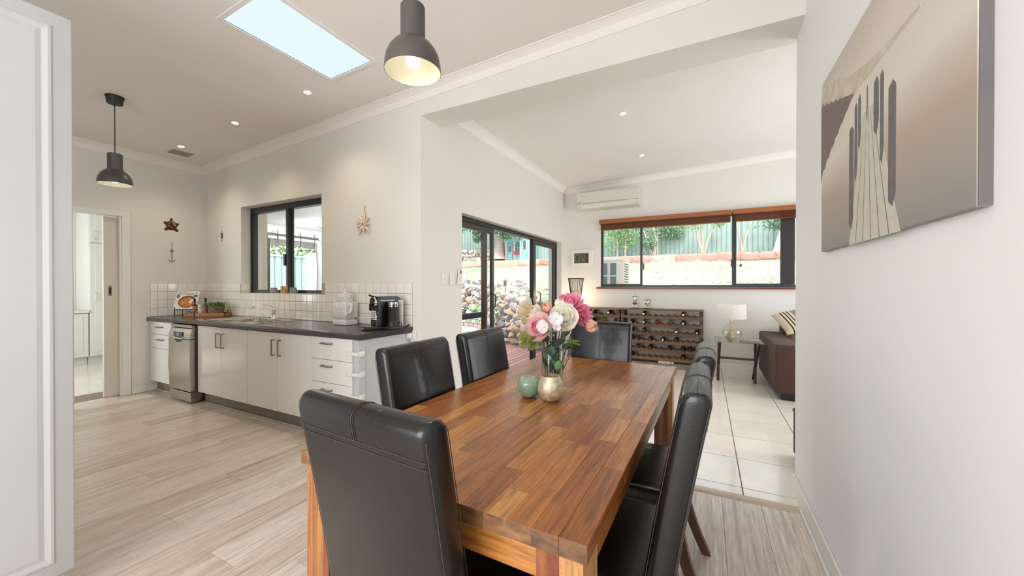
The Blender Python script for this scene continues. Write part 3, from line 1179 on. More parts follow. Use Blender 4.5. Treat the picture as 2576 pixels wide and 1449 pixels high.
# magazine lies tilted against the stand
mz = bpy.data.objects.new('food_magazine', None)
COL.objects.link(mz)
mz.location = (-5.755, 2.325, .992)
mz.rotation_euler = (R(68), 0, R(37))
ORG['food_magazine'] = Vector((0, 0, 0))
tag(mz, 'food magazine with a pan of pasta on its cover on the black stand', 'magazine')
cov = pm('magazine_cover', (224, 218, 210), .3, var=.05)
obj('pages', MB().box(-.125, .125, 0, .235, -.006, -.0005), white_m, mz, False, ctr=False)
obj('cover', MB().box(-.127, .127, -.001, .236, -.0005, .0005), cov, mz, False, ctr=False)


def disc(name, x, y, rx, ry, z, mat, parent, n=24):
    b = MB().lathe([(0, 0), (1, 0), (1, .0006), (0, .0006)], n, mtx=Matrix.Translation((x, y, z)) @ Matrix.Diagonal((rx, ry, 1, 1)))
    return obj(name, b, mat, parent, False, ctr=False)


pan = disc('printed_pan', .01, .095, .096, .078, .0006, pm('pan_print', (42, 42, 50), .3, var=.2), mz)
food = pm('food_print', (186, 70, 34), .35, var=.4, scale=38, col2=(232, 160, 60))
disc('printed_food', .01, .092, .085, .066, .0012, food, pan)
for (x, y) in ((.062, .112), (.048, .088)):
    e = disc('printed_onion', x, y, .018, .015, .0018, white_m, pan)
disc('printed_plate', -.1, .17, .02, .026, .0006, pm('blue_grey_print', (110, 118, 128), .4, var=.4, scale=40), mz)
disc('printed_bowl', .09, .17, .026, .018, .0006, pm('teal_print', (60, 118, 120), .4, var=.3), mz)
gold = pm('gold_print', (196, 168, 126), .4)
ink = pm('dark_print', (40, 40, 56), .4)
text('delicious', gold, mz, (0, .213, .0008), .062, (0, 0, 0), ext=.0003, bold=.0006)
text('ITALIAN', ink, mz, (.02, .188, .0008), .022, (0, 0, 0), ext=.0003, bold=.0008)

# robot shaped cookie jar
t = thing('robot_cookie_jar', 'white ceramic cookie jar shaped like a toy robot on the worktop', 'cookie jar', (-3.14, 2.55, Z9), R(-3), local=True)
b = MB()
b.box(-.098, .098, -.07, .07, 0, .052, bev=.009, seg=3)
obj('foot_block', b, ceramic_m, t)
obj('body', MB().box(-.075, .075, -.055, .055, .05, .07, bev=.004).box(-.1, .1, -.072, .072, .066, .222, bev=.012, seg=3), ceramic_m, t)
hd = obj('head_lid', MB().box(-.058, .058, -.05, .05, .222, .308, bev=.006, seg=2).lathe([(.022, 0), (.018, .01), (.008, .014), (.012, .022), (.013, .03), (.01, .038), (0, .042)], 20, (0, 0, .308)), ceramic_m, t)
obj('knob_eye', MB().lathe([(0, 0), (.017, 0), (.018, .008), (.012, .014), (.008, .009), (0, .009)], 20, mtx=Matrix.Translation((-.028, -.05, .275)) @ Matrix.Rotation(PI / 2, 4, 'X')), ceramic_m, hd)
obj('knob_eye', MB().lathe([(0, 0), (.017, 0), (.018, .008), (.012, .014), (.008, .009), (0, .009)], 20, mtx=Matrix.Translation((.028, -.05, .275)) @ Matrix.Rotation(PI / 2, 4, 'X')), ceramic_m, hd)
obj('knob_ear', MB().lathe([(0, 0), (.016, 0), (.017, .008), (.008, .016), (0, .016)], 20, mtx=Matrix.Translation((.058, 0, .272)) @ Matrix.Rotation(PI / 2, 4, 'Y')), ceramic_m, hd)
obj('mouth', MB().box(-.028, .028, -.054, -.048, .232, .238).box(-.028, .028, -.054, -.048, .244, .25), ceramic_m, hd, False)
b = MB()
for (u0, u1, v0, v1) in ((-.06, -.015, .168, .2), (.005, .045, .168, .2), (-.06, .045, .152, .157), (-.06, .045, .128, .133), (-.06, .045, .095, .1), (-.06, .045, .118, .122)):
    b.box(u0, u1, -.077, -.07, v0, v1, bev=.0015)
obj('chest_panel', b, ceramic_m, t, False)
b = MB()
pts = [(.104, -.02 + .0, .19), (.122, -.02, .185), (.13, -.025, .165), (.13, -.033, .14), (.125, -.045, .12)]
b.tube(pts, .015, 12)
for k in range(8):
    f_ = k / 7
    p = Vector((.125, -.02 - .02 * f_, .18 - .06 * f_))
    b.lathe([(.0, 0), (.0185, .001), (.0185, .004), (0, .005)], 14, mtx=Matrix.Translation(p))
b.ball((.112, -.02, .195), .021)
b.lathe([(.012, -.008), (.022, -.006), (.024, 0), (.022, .006), (.012, .008), (.011, 0), (.012, -.008)], 16, mtx=Matrix.Translation((.122, -.058, .105)) @ Matrix.Rotation(PI / 2, 4, 'Y'))
obj('arm', b, ceramic_m, t)

# coffee machine (front faces left-forward like in the photo)
cm = thing('coffee_machine', 'black pod coffee machine with chrome front beside the milk frother', 'coffee machine', (-2.545, 2.45, Z9), R(-14), local=True)
b = MB()
b.prism([(-.055, .028), (.055, .028), (.055, .25), (.045, .275), (.02, .287), (-.02, .287), (-.045, .275), (-.055, .25)], 'y', -.075, .165, .003)
b = MB()
b.prism([(-.075, .03), (-.075, .12), (-.075, .155), (-.06, .16), (-.06, .2), (-.075, .205), (-.075, .26), (-.06, .285), (.13, .285), (.155, .27), (.165, .24), (.165, .03)], 'x', -.055, .045, .003)
obj('body', b, black_m, cm, True, 30)
obj('base_tray', MB().box(-.06, .05, -.17, .17, .0, .028, bev=.008, seg=2).box(.04, .15, -.02, .12, .0, .026, bev=.01, seg=2), mattblack_m, cm)
obj('drip_grille', MB().box(-.045, .045, -.15, -.08, .028, .031, bev=.001), steel2_m, cm, False)
obj('front_ring', MB().lathe([(.043, 0), (.05, .004), (.05, .014), (.043, .018), (.043, 0)], 28, mtx=Matrix.Translation((0, -.073, .235)) @ Matrix.Rotation(PI / 2, 4, 'X')), chrome_m, cm)
obj('pod_head', MB().lathe([(0, .024), (.03, .022), (.042, .01), (.042, 0)], 28, mtx=Matrix.Translation((0, -.073, .235)) @ Matrix.Rotation(PI / 2, 4, 'X')).box(-.016, .016, -.115, -.09, .165, .225, bev=.006, seg=2), black_m, cm)
obj('lever', MB().tube([(0, -.06, .282), (0, -.1, .29), (0, -.12, .3)], .007), black_m, cm)
b = MB()
for k in range(8):
    zz = .1 + .0085 * k
    hw = .046 * math.sqrt(max(.05, 1 - ((zz - .115) / .062) ** 2)) if zz > .115 else .046
    b.box(-hw, hw, -.083, -.072, zz, zz + .0048, bev=.001)
b.box(-.05, .05, -.082, -.07, .085, .094, bev=.001)
obj('chrome_grille', b, chrome_m, cm, False)
obj('side_stripe', MB().box(.0448, .0465, -.04, .10, .245, .256), pm('pale_teal_stripe', (120, 160, 150), .3), cm, False)
lg = obj('badge', MB().lathe([(0, 0), (1, 0), (1, .001), (0, .001)], 24, mtx=Matrix.Translation((-.02, -.1705, .014)) @ Matrix.Rotation(PI / 2, 4, 'X') @ Matrix.Diagonal((.022, .009, 1, 1))), pm('badge_grey', (150, 150, 155), .3), cm)
text("De'Longhi", ink, lg, (-.02, -.1722, .014), .009, (PI / 2, 0, 0), ext=.0002)
t = thing('milk_frother', 'black ribbed milk frother with chrome rim at the end of the worktop', 'milk frother', (-2.44, 2.475, Z9 + .001))
c = (-2.44, 2.475, .927)
prof = [(0, -.026), (.047, -.026), (.047, 0), (.047, .03), (.043, .034)]
for k in range(13):
    prof += [(.0425, .04 + .0095 * k), (.0405, .0445 + .0095 * k)]
prof += [(.042, .17), (0, .17)]
obj('jug', MB().lathe(prof, 32, c), mattblack_m, t, True, 20)
obj('rim', MB().lathe([(.043, .17), (.044, .175), (.044, .205), (.041, .207)], 32, c), chrome_m, t)
obj('lid', MB().lathe([(.046, .205), (.046, .209), (.02, .212), (0, .212)], 32, c), glass('frother_lid', (.8, .85, .85), gloss=.2), t)
b = MB().tube([(-2.435, 2.535, .93), (-2.425, 2.545, .965), (-2.41, 2.55, .94), (-2.40, 2.55, .91), (-2.40, 2.59, .908), (-2.40, 2.64, .93), (-2.42, 2.645, .91), (-2.43, 2.62, .907), (-2.405, 2.56, .907)], .004)
tag(obj('appliance_lead', b, black_m), 'black power cord coiled behind the milk frother', 'cord')
tag(obj('milk_cup', MB().lathe([(0, 0), (.026, 0), (.028, .09), (.024, .092)], 24, (-2.47, 2.60, 1.06)).lathe([(.024, 0), (.026, .16)], 24, (-2.47, 2.60, .9)), pm('frosted_white', (200, 196, 190), .3)), 'tall pale canister behind the coffee machine', 'canister')

# tealight holders on the kitchen sill
zs = wz0 + .006
dk = pm('dark_filigree', (70, 62, 62), .3, var=.9, scale=120, col2=(200, 196, 190))
gd = pm('gold_stripe_glass', (196, 152, 92), .25, metal=.3, var=.35, scale=30, stretch=(8, 8, .1))
for (x, y, h, r, m, lb) in ((-4.60, 2.735, .066, .036, dk, 'dark patterned tealight cup at the left end of the kitchen sill'),
                            (-4.405, 2.735, .084, .036, gd, 'gold striped tealight cup on the kitchen window sill'),
                            (-4.27, 2.738, .075, .012, dk, 'slim dark patterned tealight tube next to the right cup'),
                            (-4.215, 2.725, .068, .036, dk, 'dark patterned tealight cup right of the gold one')):
    t = thing('tealight_holder', lb, 'candle holder', (x, y, zs), group='tealight cups on the kitchen sill')
    obj('cup', MB().lathe([(0, 0), (r, 0), (r, h), (r - .003, h), (r - .003, .006), (0, .006)], 24, (x, y, zs)), m, t)

# sockets and switches
t = thing('wall_socket', 'white power point below the end of the worktop', 'socket', (-2.40, 2.67, .8))
obj('plate', MB().box(-2.425, -2.345, 2.668, 2.679, .79, .87, bev=.003), white_m, t, False)
obj('plug', MB().box(-2.43, -2.385, 2.63, 2.668, .8, .85, bev=.005, seg=2), white_m, t)
t = thing('light_switch', 'white six-button switch plate by the sliding door', 'switch', (-2.3, 3.02, 1.33))
o = obj('plate', MB().box(-2.299, -2.288, 2.985, 3.06, 1.29, 1.41, bev=.003), white_m, t, False)
for i in range(2):
    for j in range(3):
        obj('button', MB().lathe([(0, 0), (.009, 0), (.008, .004), (0, .004)], 16, mtx=Matrix.Translation((-2.288, 3.007 + .03 * i, 1.318 + .032 * j)) @ Matrix.Rotation(PI / 2, 4, 'Y')), white_m, t)
t = thing('fan_dimmer', 'white rotary dimmer plate beside the six-button switch', 'switch', (-2.3, 3.14, 1.33))
obj('plate', MB().box(-2.299, -2.288, 3.105, 3.18, 1.285, 1.405, bev=.003), white_m, t, False)
obj('dial', MB().lathe([(0, 0), (.018, 0), (.014, .014), (0, .014)], 20, mtx=Matrix.Translation((-2.288, 3.145, 1.345)) @ Matrix.Rotation(PI / 2, 4, 'Y')), white_m, t)
t = thing('remote_control', 'white remote control in its wall holder at the door edge', 'remote control', (-2.3, 3.28, 1.3))
obj('holder', MB().box(-2.299, -2.27, 3.23, 3.30, 1.29, 1.36, bev=.004), white_m, t, False)
rm = obj('remote_body', MB().box(-2.296, -2.275, 3.245, 3.298, 1.30, 1.45, bev=.005, seg=2), white_m, t)
obj('screen', MB().box(-2.276, -2.2738, 3.252, 3.291, 1.405, 1.44), pm('lcd_green', (120, 132, 120), .3), rm, False)
b = MB()
for i in range(3):
    for j in range(2):
        b.box(-2.276, -2.2735, 3.254 + .013 * i, 3.263 + .013 * i, 1.345 + .012 * j, 1.351 + .012 * j)
obj('button', b, pm('blue_button', (80, 86, 120), .4), rm, False)

# ------------------------------------------------------------------ wall ornaments
xw = XL + .002
t = thing('turtle_ornament', 'brown and gold turtle ornament on the kitchen left wall', 'wall ornament', (xw, 2.314, 2.05))
shell = pm('turtle_shell', (52, 20, 12), .25, var=.5, scale=34, col2=(86, 30, 14))
M = Matrix.Translation((xw, 2.314, 2.045)) @ Matrix.Diagonal((.4, 1, 1, 1))
obj('shell', MB().ball((0, 0, 0), .058, (.5, 1, 1.05), mtx=M), shell, t)
obj('head', MB().ball((0, 0, .07), .018, (.6, .8, 1.4), mtx=M), shell, t)
for (dy, dz, a) in ((-.052, .022, 60), (.052, .018, -60), (-.046, -.046, 130), (.048, -.05, -130)):
    M2 = Matrix.Translation((xw, 2.314 + dy, 2.045 + dz)) @ Matrix.Rotation(R(a), 4, 'X') @ Matrix.Diagonal((.3, .8, 1.25, 1))
    obj('flipper', MB().ball((0, 0, 0), .023, mtx=M2), shell, t)
gp = pm('gold_patch', (204, 150, 70), .3, var=.3)
for (dy, dz, s_) in ((.012, .04, .9), (.025, .022, 1.1), (-.02, .03, .7), (.03, .003, .8), (-.03, -.008, .8), (0, -.03, .6), (-.008, .05, .6)):
    obj('gold_patch', MB().ball((0, 0, 0), .011 * s_, (.5, 1.3, .8), 10, 6, mtx=Matrix.Translation((xw + .012 + .004 * (1 - abs(dy) * 20), 2.314 + dy, 2.045 + dz))), gp, t)
t = thing('butterfly_hanger', 'thin hanging ornament with wooden diamond, beads and pale butterfly', 'wall ornament', (xw, 2.316, 1.56))
b = MB().tube([(xw + .004, 2.316, 1.826), (xw + .004, 2.316, 1.60)], .0018)
b.ball((xw + .006, 2.316, 1.824), .005)
obj('string', b, mattblack_m, t)
obj('diamond', MB().prism([(2.316, 1.745), (2.338, 1.722), (2.316, 1.70), (2.294, 1.722)], 'x', xw + .002, xw + .008), pm('brown_diamond', (150, 106, 82), .6), t, False)
for k in range(4):
    obj('bead', MB().ball((xw + .006, 2.316, 1.675 - .017 * k), .0048), mattblack_m, t)
silver = pm('pewter', (168, 160, 150), .4, metal=.5, var=.3, scale=60)
for s in (-1, 1):
    obj('wing', MB().prism([(2.316, 1.595), (2.316 + s * .034, 1.612), (2.316 + s * .028, 1.592), (2.316 + s * .016, 1.575), (2.316 + s * .003, 1.578)], 'x', xw + .003, xw + .007), silver, t, False)
yw = YK - .002
t = thing('bead_hanger', 'tiny hanging bead ornament left of the kitchen window', 'wall ornament', (-5.60, yw, 1.85))
b = MB().tube([(-5.62, yw - .004, 1.99), (-5.62, yw - .004, 1.86)], .0018)
b.ball((-5.62, yw - .004, 1.99), .005)
b.ball((-5.622, yw - .004, 1.865), .006)
obj('string', b, pm('gold_thread', (160, 140, 90), .5), t)
obj('figure', MB().ball((-5.62, yw - .006, 1.945), .014, (.8, .5, 1.5)).ball((-5.616, yw - .006, 1.915), .014, (.8, .5, 1.5)).ball((-5.624, yw - .006, 1.96), .01), pm('brown_carving', (84, 62, 50), .5), t)
# sun ornament
t = thing('sun_ornament', 'beaded cream sun ornament on the wall between window and opening', 'wall ornament', (-3.02, yw, 1.9))
sc = Vector((-3.02, yw - .008, 1.89))
wire = pm('gold_wire', (190, 160, 118), .4, metal=.4, var=.2)
bead = pm('pearl_bead', (222, 206, 176), .3, var=.2)
b = MB().tube([sc + Vector((.01, 0, .1)), sc + Vector((.012, 0, .15)), sc + Vector((.018, 0, .185)), sc + Vector((.028, 0, .175))], .003)
obj('hook', b, wire, t)
obj('centre', MB().ball(sc, .022, (1, .45, 1)), wire, t)
for k in range(9):
    a = 2 * PI * k / 9 + .3
    pts = []
    L = .095 + .025 * (k % 2)
    rs = []
    for q in range(8):
        f_ = q / 7
        rr = .015 + L * f_
        aa = a + .38 * math.sin(f_ * 2.4)
        pts.append(sc + Vector((rr * math.cos(aa), -.003 * math.sin(f_ * 3), rr * math.sin(aa))))
        rs.append(.011 * math.sin(PI * min(1, .15 + f_ * .85)) + .0012)
    obj('ray', MB().tube(pts, .005, 6, rs), bead, t)
b = MB()
for k in range(16):
    a = 2 * PI * k / 16
    rr = .07 + .03 * rnd.random()
    p = sc + Vector((rr * math.cos(a), -.004, rr * math.sin(a)))
    b.tube([sc, p], .0012, 5)
    b.ball(p, .0042, u=8, v=6)
obj('wire_spray', b, wire, t)

# ------------------------------------------------------------------ ceiling lights
warm = (1, .87, .60)


def downlight(x, y, e=16, label='small round recessed downlight', group=None, spot=True, c=warm):
    z = zc(x)
    t = thing('downlight', label, 'downlight', (x, y, z), group=group)
    tilt = Matrix.Translation((x, y, z)) @ Matrix.Rotation(-math.atan(.0475), 4, 'Y')
    obj('ring', MB().lathe([(.04, .002), (.04, -.004), (.03, -.006), (.028, .002)], 28, mtx=tilt), fix_m, t)
    obj('lens', MB().lathe([(.029, -.002), (0, -.0025)], 28, mtx=tilt), down_m, t)
    if spot:
        lamp('downlight_beam', 'SPOT', (x, y, z - .03), e, c, (0, 0, 0), size=.03, spot=125, blend=1.0)
    return t


for k, x in enumerate((-5.40, -4.28, -3.15)):
    downlight(x, 2.16 if k < 2 else 2.17, 19, ('recessed kitchen downlight beside the ceiling vent', 'middle recessed downlight above the kitchen sink', 'recessed downlight nearest the skylight')[k], 'kitchen downlights in a row')
downlight(-.79, 4.12, 20, 'recessed living room downlight nearer the header', 'living room downlights', c=(1, .93, .85))
downlight(-.805, 5.56, 20, 'recessed living room downlight nearer the air conditioner', 'living room downlights', c=(1, .93, .85))
# vent
t = thing('ceiling_vent', 'small slatted beige air vent in the kitchen ceiling', 'vent', (-5.64, 2.25, zc(-5.64)))
b = MB()
for k in range(11):
    ya = 2.155 + .0185 * k
    b.prism([(-5.72, zc(-5.72) - .004), (-5.56, zc(-5.56) - .004), (-5.56, zc(-5.56) + .001), (-5.72, zc(-5.72) + .001)], 'y', ya, ya + .006)
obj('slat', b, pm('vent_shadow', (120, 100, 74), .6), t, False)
obj('vent_frame', MB().prism([(-5.735, zc(-5.735) - .002), (-5.545, zc(-5.545) - .002), (-5.545, zc(-5.545) + .0005), (-5.735, zc(-5.735) + .0005)], 'y', 2.145, 2.36), pm('vent_beige', (205, 190, 168), .6), t, False)


def pendant(x, y, rim, label, power):
    t = thing('pendant_lamp', label, 'pendant lamp', (x, y, rim), group='charcoal pendant lamps')
    c = (x, y, rim)
    R_ = .113
    prof = [(R_ - .002, .0), (R_, 0), (R_ * .985, .03), (R_ * .93, .06), (R_ * .83, .085), (R_ * .68, .107), (R_ * .56, .118), (.056, .12), (.055, .128), (.049, .13), (.049, .262), (.045, .266), (0, .266)]
    obj('shade', MB().lathe(prof, 48, c), pend_m, t)
    inner = [(R_ - .002, .0), (R_ * .965, .03), (R_ * .905, .06), (R_ * .8, .084), (R_ * .66, .105), (R_ * .5, .115), (.047, .118), (.047, .2), (0, .2)]
    obj('shade_lining', MB().lathe(inner, 48, c), pendin_m, t)
    obj('bulb', MB().lathe([(0, .016), (.014, .017), (.024, .024), (.028, .036), (.028, .055), (.024, .068), (.015, .09), (.013, .12), (0, .12)], 24, c), bulb_m, t)
    obj('cord', MB().cyl((x, y, rim + .262), (x, y, zc(x) - .05), .0035, 8), mattblack_m, t)
    obj('canopy', MB().lathe([(0, -.06), (.052, -.06), (.058, -.005), (.062, -.004), (.062, .003), (0, .003)], 32, (x, y, zc(x) - .002)), mattblack_m, t)
    lamp('pendant_light', 'SPOT', (x, y, rim + .012), power, (1, .9, .74), size=.03, spot=150, blend=.5)
    return t


pendant(-1.066, 1.195, 2.15, 'charcoal pendant lamp hanging over the dining table', 12)
pendant(-4.60, 1.37, 2.165, 'charcoal pendant lamp on a long cord by the laundry doorway', 12)

# ------------------------------------------------------------------ dining table
TX, TY = -.65, 1.695
tb = thing('dining_table', 'chunky acacia butcher block dining table with vase on it', 'table', (TX, TY, 0), R(-1.25), local=True)
hw, hl, TZ = .462, .95, .76
nr = 15
sw = 2 * hw / nr
cache = {}
for i in range(nr):
    y = -hl - rnd.random() * .35
    x0 = -hw + sw * i
    while y < hl:
        L = rnd.choice((.24, .3, .36, .42, .5))
        a, c = max(y, -hl), min(y + L, hl)
        y += L
        if c - a < .02:
            continue
        key = round(c - a, 3)
        ctrp = (x0 + sw / 2, (a + c) / 2, TZ - .04)
        if key in cache and 0 < i < nr - 1:
            inst(cache[key], 'stave', ctrp, tb)
        else:
            o = obj('stave', MB().box(x0 + .0002, x0 + sw - .0002, a + .0002, c - .0002, TZ - .04, TZ, bev=.0003 if 0 < i < nr - 1 else .001), acacia_m, tb, False)
            o.data.materials.append(endgrain_m)
            for p_ in o.data.polygons:
                if abs(p_.normal.y) > .9:
                    p_.material_index = 1
            if 0 < i < nr - 1:
                cache[key] = o
# apron boards and legs laminated from strips
LG = .105
for sx_ in (-1, 1):
    obj('apron', MB().box(sx_ * (hw - .03) - .012, sx_ * (hw - .03) + .012, -hl + .12, hl - .12, .645, .72), acacia_m, tb, False)
    # strips run along x for the end aprons: turned copies
    o = obj('apron', MB().box(-.012, .012, -hw + .1, hw - .1, .645, .72), acacia_m, tb, False)
    o.location = (0, sx_ * (hl - .03), .645)
    o.rotation_euler = (0, 0, R(90))
for i, (sx_, sy_) in enumerate(((-1, -1), (1, -1), (-1, 1), (1, 1))):
    cx_, cy_ = sx_ * (hw - .012 - LG / 2), sy_ * (hl - .012 - LG / 2)
    lg = None
    for k in range(4):
        xa = cx_ - LG / 2 + LG * k / 4
        o = obj('leg_lamination' if k else 'leg', MB().box(xa, xa + LG / 4, cy_ - LG / 2, cy_ + LG / 2, 0, .72, bev=.0006), acacialeg_m, lg if lg else tb, False)
        if lg is None:
            lg = o

# ------------------------------------------------------------------ dining chairs


def chair_proto():
    """faces +y; backrest back-bottom edge at y=0"""
    t = thing('dining_chair', '', 'chair', (0, 0, 0), local=True, group='high-backed dark leather dining chairs')
    w = .222

    def prof(z):  # back face y at height z
        f = (z - .40) / .60
        return -.10 * f ** 1.2
    # side-seamed padded backrest
    n = 14
    T = .078
    b = bmesh.new()
    rows = []
    for i in range(n + 1):
        z = .40 + .575 * i / n
        yb = prof(z)
        rows.append((z, yb))
    # cross-section as rounded loop in (x, y), lofted over z with a rounded top
    def ring(z, yb, k, kk=1.0):
        pts = []
        ww = w * kk
        rr = .022
        for (sx_, sy_, a0) in ((1, 1, 0), (-1, 1, 90), (-1, -1, 180), (1, -1, 270)):
            for q in range(4):
                a = R(a0 + 30 * q)
                x = sx_ * (ww - rr) + rr * math.cos(a)
                yy = (T * k / 2 - rr * min(1, k)) * sy_ + rr * min(1, k) * math.sin(a)
                pts.append((x, yb + T / 2 + yy, z))
        return pts
    rings = [ring(z, yb, 1) for z, yb in rows]
    zt, ybt = rows[-1]
    for (dz, k, kk) in ((.008, .985, 1), (.016, .92, 1), (.023, .81, .997), (.029, .65, .992), (.033, .45, .986), (.035, .25, .98), (.036, .04, .975)):
        rings.append(ring(zt + dz, ybt - .006 * dz / .036, k, kk))
    vs = [[b.verts.new(p) for p in r] for r in rings]
    m = len(vs[0])
    for a, c in zip(vs, vs[1:]):
        for i in range(m):
            b.faces.new((a[i], a[(i + 1) % m], c[(i + 1) % m], c[i]))
    b.faces.new(vs[0][::-1])
    b.faces.new(vs[-1])
    for f_ in b.faces:
        f_.material_index = 0
    bmesh.ops.recalc_face_normals(b, faces=b.faces)
    mb = MB()
    mb._add(b)
    bk = obj('backrest', mb, leather_m, t, True, 60)
    # seams: centre front and over the top, side piping, horizontal band at the back
    s = MB()
    pts = []
    for z, yb in rows[1:]:
        pts.append((0, yb + T + .0008, z))
    caps_ = ((.008, .985), (.016, .92), (.023, .81), (.029, .65), (.033, .45), (.035, .25), (.036, .04))
    for dz, k in caps_:
        pts.append((0, ybt - .006 * dz / .036 + T / 2 + T * k / 2 + .0006, zt + dz + .0006))
    for dz, k in caps_[::-1]:
        pts.append((0, ybt - .006 * dz / .036 + T / 2 - T * k / 2 - .0006, zt + dz + .0006))
    pts.append((0, ybt - .0008, zt))
    for i in (n - 1,):
        pts.append((0, rows[i][1] - .0008, rows[i][0]))
    s.tube(pts, .0013, 6)
    obj('centre_seam', s, seam_m, bk)
    s = MB()
    for dx in (-.007, .007):
        s.tube([(p[0] + dx, p[1], p[2]) for p in pts], .0006, 4)
    zb = rows[n - 1][0]
    for dz in (0, -.016):
        s.tube([(-w + .006, prof(zb + dz) - .0006, zb + dz), (w - .006, prof(zb + dz) - .0006, zb + dz)], .0007, 4)
    zf = zt - .012
    s.tube([(-w + .012, prof(zf) + T + .0004, zf), (w - .012, prof(zf) + T + .0004, zf)], .0008, 4)
    for sx_ in (-1, 1):
        s.tube([(sx_ * (w - .006), yb + T - .004, z) for z, yb in rows] + [(sx_ * (w - .006), ybt + T - .012, zt + .016)], .0009, 4)
        s.tube([(sx_ * (w - .004), yb + .006, z) for z, yb in rows], .0009, 4)
    obj('stitching', s, seam_m, bk)
    st = obj('seat', MB().box(-w, w, .055, .43, .395, .475, bev=.022, seg=4), leather_m, t, True, 60)
    obj('seat_rail', MB().box(-w + .012, w - .012, .06, .42, .37, .40), leatherback_m, t, False)
    for sx_ in (-1, 1):
        b = MB()
        xx_ = sx_ * (w - .03)
        b.box(xx_ - .02, xx_ + .02, .375, .415, 0, .38, bev=.004)
        for v in b.bm.verts:
            if v.co.z < .1:
                v.co.x = xx_ + (v.co.x - xx_) * .7
                v.co.y = .395 + (v.co.y - .395) * .7
        obj('leg', b, chairleg_m, t, False)
        # splayed rear leg, curved back
        b = MB()

        def f(u, v, xx_=xx_):
            z = .40 * (1 - v)
            yc = .045 - .11 * v ** 1.8
            h = .024 - .006 * v
            a = 2 * PI * u + PI / 4
            c_, s__ = math.cos(a), math.sin(a)
            q = 1 / max(abs(c_), abs(s__))
            return (xx_ + .018 * c_ * q, yc + h * s__ * q, z)
        b.grid(f, 8, 10, True)
        obj('leg', b, chairleg_m, t, True, 50)
    return t


ch = chair_proto()
CHS = [((-.688, .675), -4.5, 'dark leather dining chair at the near end of the table, back to the camera'),
       ((-1.175, 1.395), -90, 'dark leather dining chair on the kitchen side, nearer the camera'),
       ((-1.155, 1.955), -90, 'dark leather dining chair on the kitchen side, by the sliding door'),
       ((-.70, 2.80), 180, 'dark leather dining chair at the far end of the table, facing the camera'),
       ((-.08, 1.265), 90, 'dark leather dining chair on the picture side, nearer the camera'),
       ((-.06, 1.835), 90, 'dark leather dining chair on the picture side, farther from the camera')]
for k, ((x, y), a, lb) in enumerate(CHS):
    if k == 0:
        ch.location = (x, y, 0)
        ch.rotation_euler = (0, 0, R(a))
        ch['label'] = lb
    else:
        dup(ch, (x, y, 0), R(a), lb)

# ------------------------------------------------------------------ on the table
t = thing('ceramic_apple', 'glossy green ceramic apple beside the vase', 'ornament', (-.735, 1.61, TZ))
c = (-.735, 1.61, TZ)
prof = [(0, .006), (.016, .001), (.027, .002), (.040, .013), (.049, .032), (.0535, .052), (.0525, .069), (.046, .084), (.036, .0925), (.026, .094), (.017, .090), (.008, .081), (0, .078)]
b = MB().lathe(prof, 40, c)
apple_m = pm('sage_glaze', (128, 154, 134), .08, var=.18, scale=22, coat=.6, detail=6)
obj('body', b, apple_m, t)
t = thing('mercury_votive', 'round gold mercury glass candle bowl in front of the vase', 'candle holder', (-.625, 1.605, TZ))
prof = [(0, .0), (.03, .0), (.045, .012), (.058, .035), (.0605, .055), (.056, .078), (.046, .098), (.040, .112), (.038, .112), (.044, .097), (.054, .078), (.0585, .055), (.056, .036), (.043, .014), (0, .008)]
obj('bowl', MB().lathe(prof, 48, (-.625, 1.605, TZ)), pm('mercury_glass', (214, 200, 172), .28, metal=.45, var=.3, scale=60, detail=8, bump=.2, bscale=300), t)
VC = Vector((-.745, 1.935, TZ))
t = thing('glass_vase', 'tall clear glass cylinder vase holding the bouquet', 'vase', VC)
obj('vase_wall', MB().lathe([(0, .002), (.0575, .002), (.0595, .006), (.0595, .178), (.0585, .1795), (.0565, .178), (.0565, .012), (0, .012)], 48, VC), vase_m, t)

petal_cache = {}


def petal_mesh(key, L, Wd, curl, cup, tipp, mat, thick=.0006, ruffle=0):
    if key in petal_cache:
        return petal_cache[key]
    b = MB()

    def f(u, v):
        # v along length, u across
        ww = Wd * (math.sin(PI * min(1, (v * .86 + .08))) ** .6) * (1 - tipp * v ** 3)
        x = (u - .5) * 2 * ww
        s = curl * v
        y = L * (math.sin(s) / curl if curl > 1e-3 else v)
        z = L * ((1 - math.cos(s)) / curl if curl > 1e-3 else 0)
        z += cup * (u - .5) ** 2 * 4 * Wd
        z += ruffle * Wd * math.sin(u * 9 + v * 3) * v
        return (x, y, z)
    b.grid(f, 6, 7)
    o = obj('petal', b, mat, None, True, 80, ctr=False)
    me = o.data
    bpy.data.objects.remove(o)
    petal_cache[key] = me
    return me


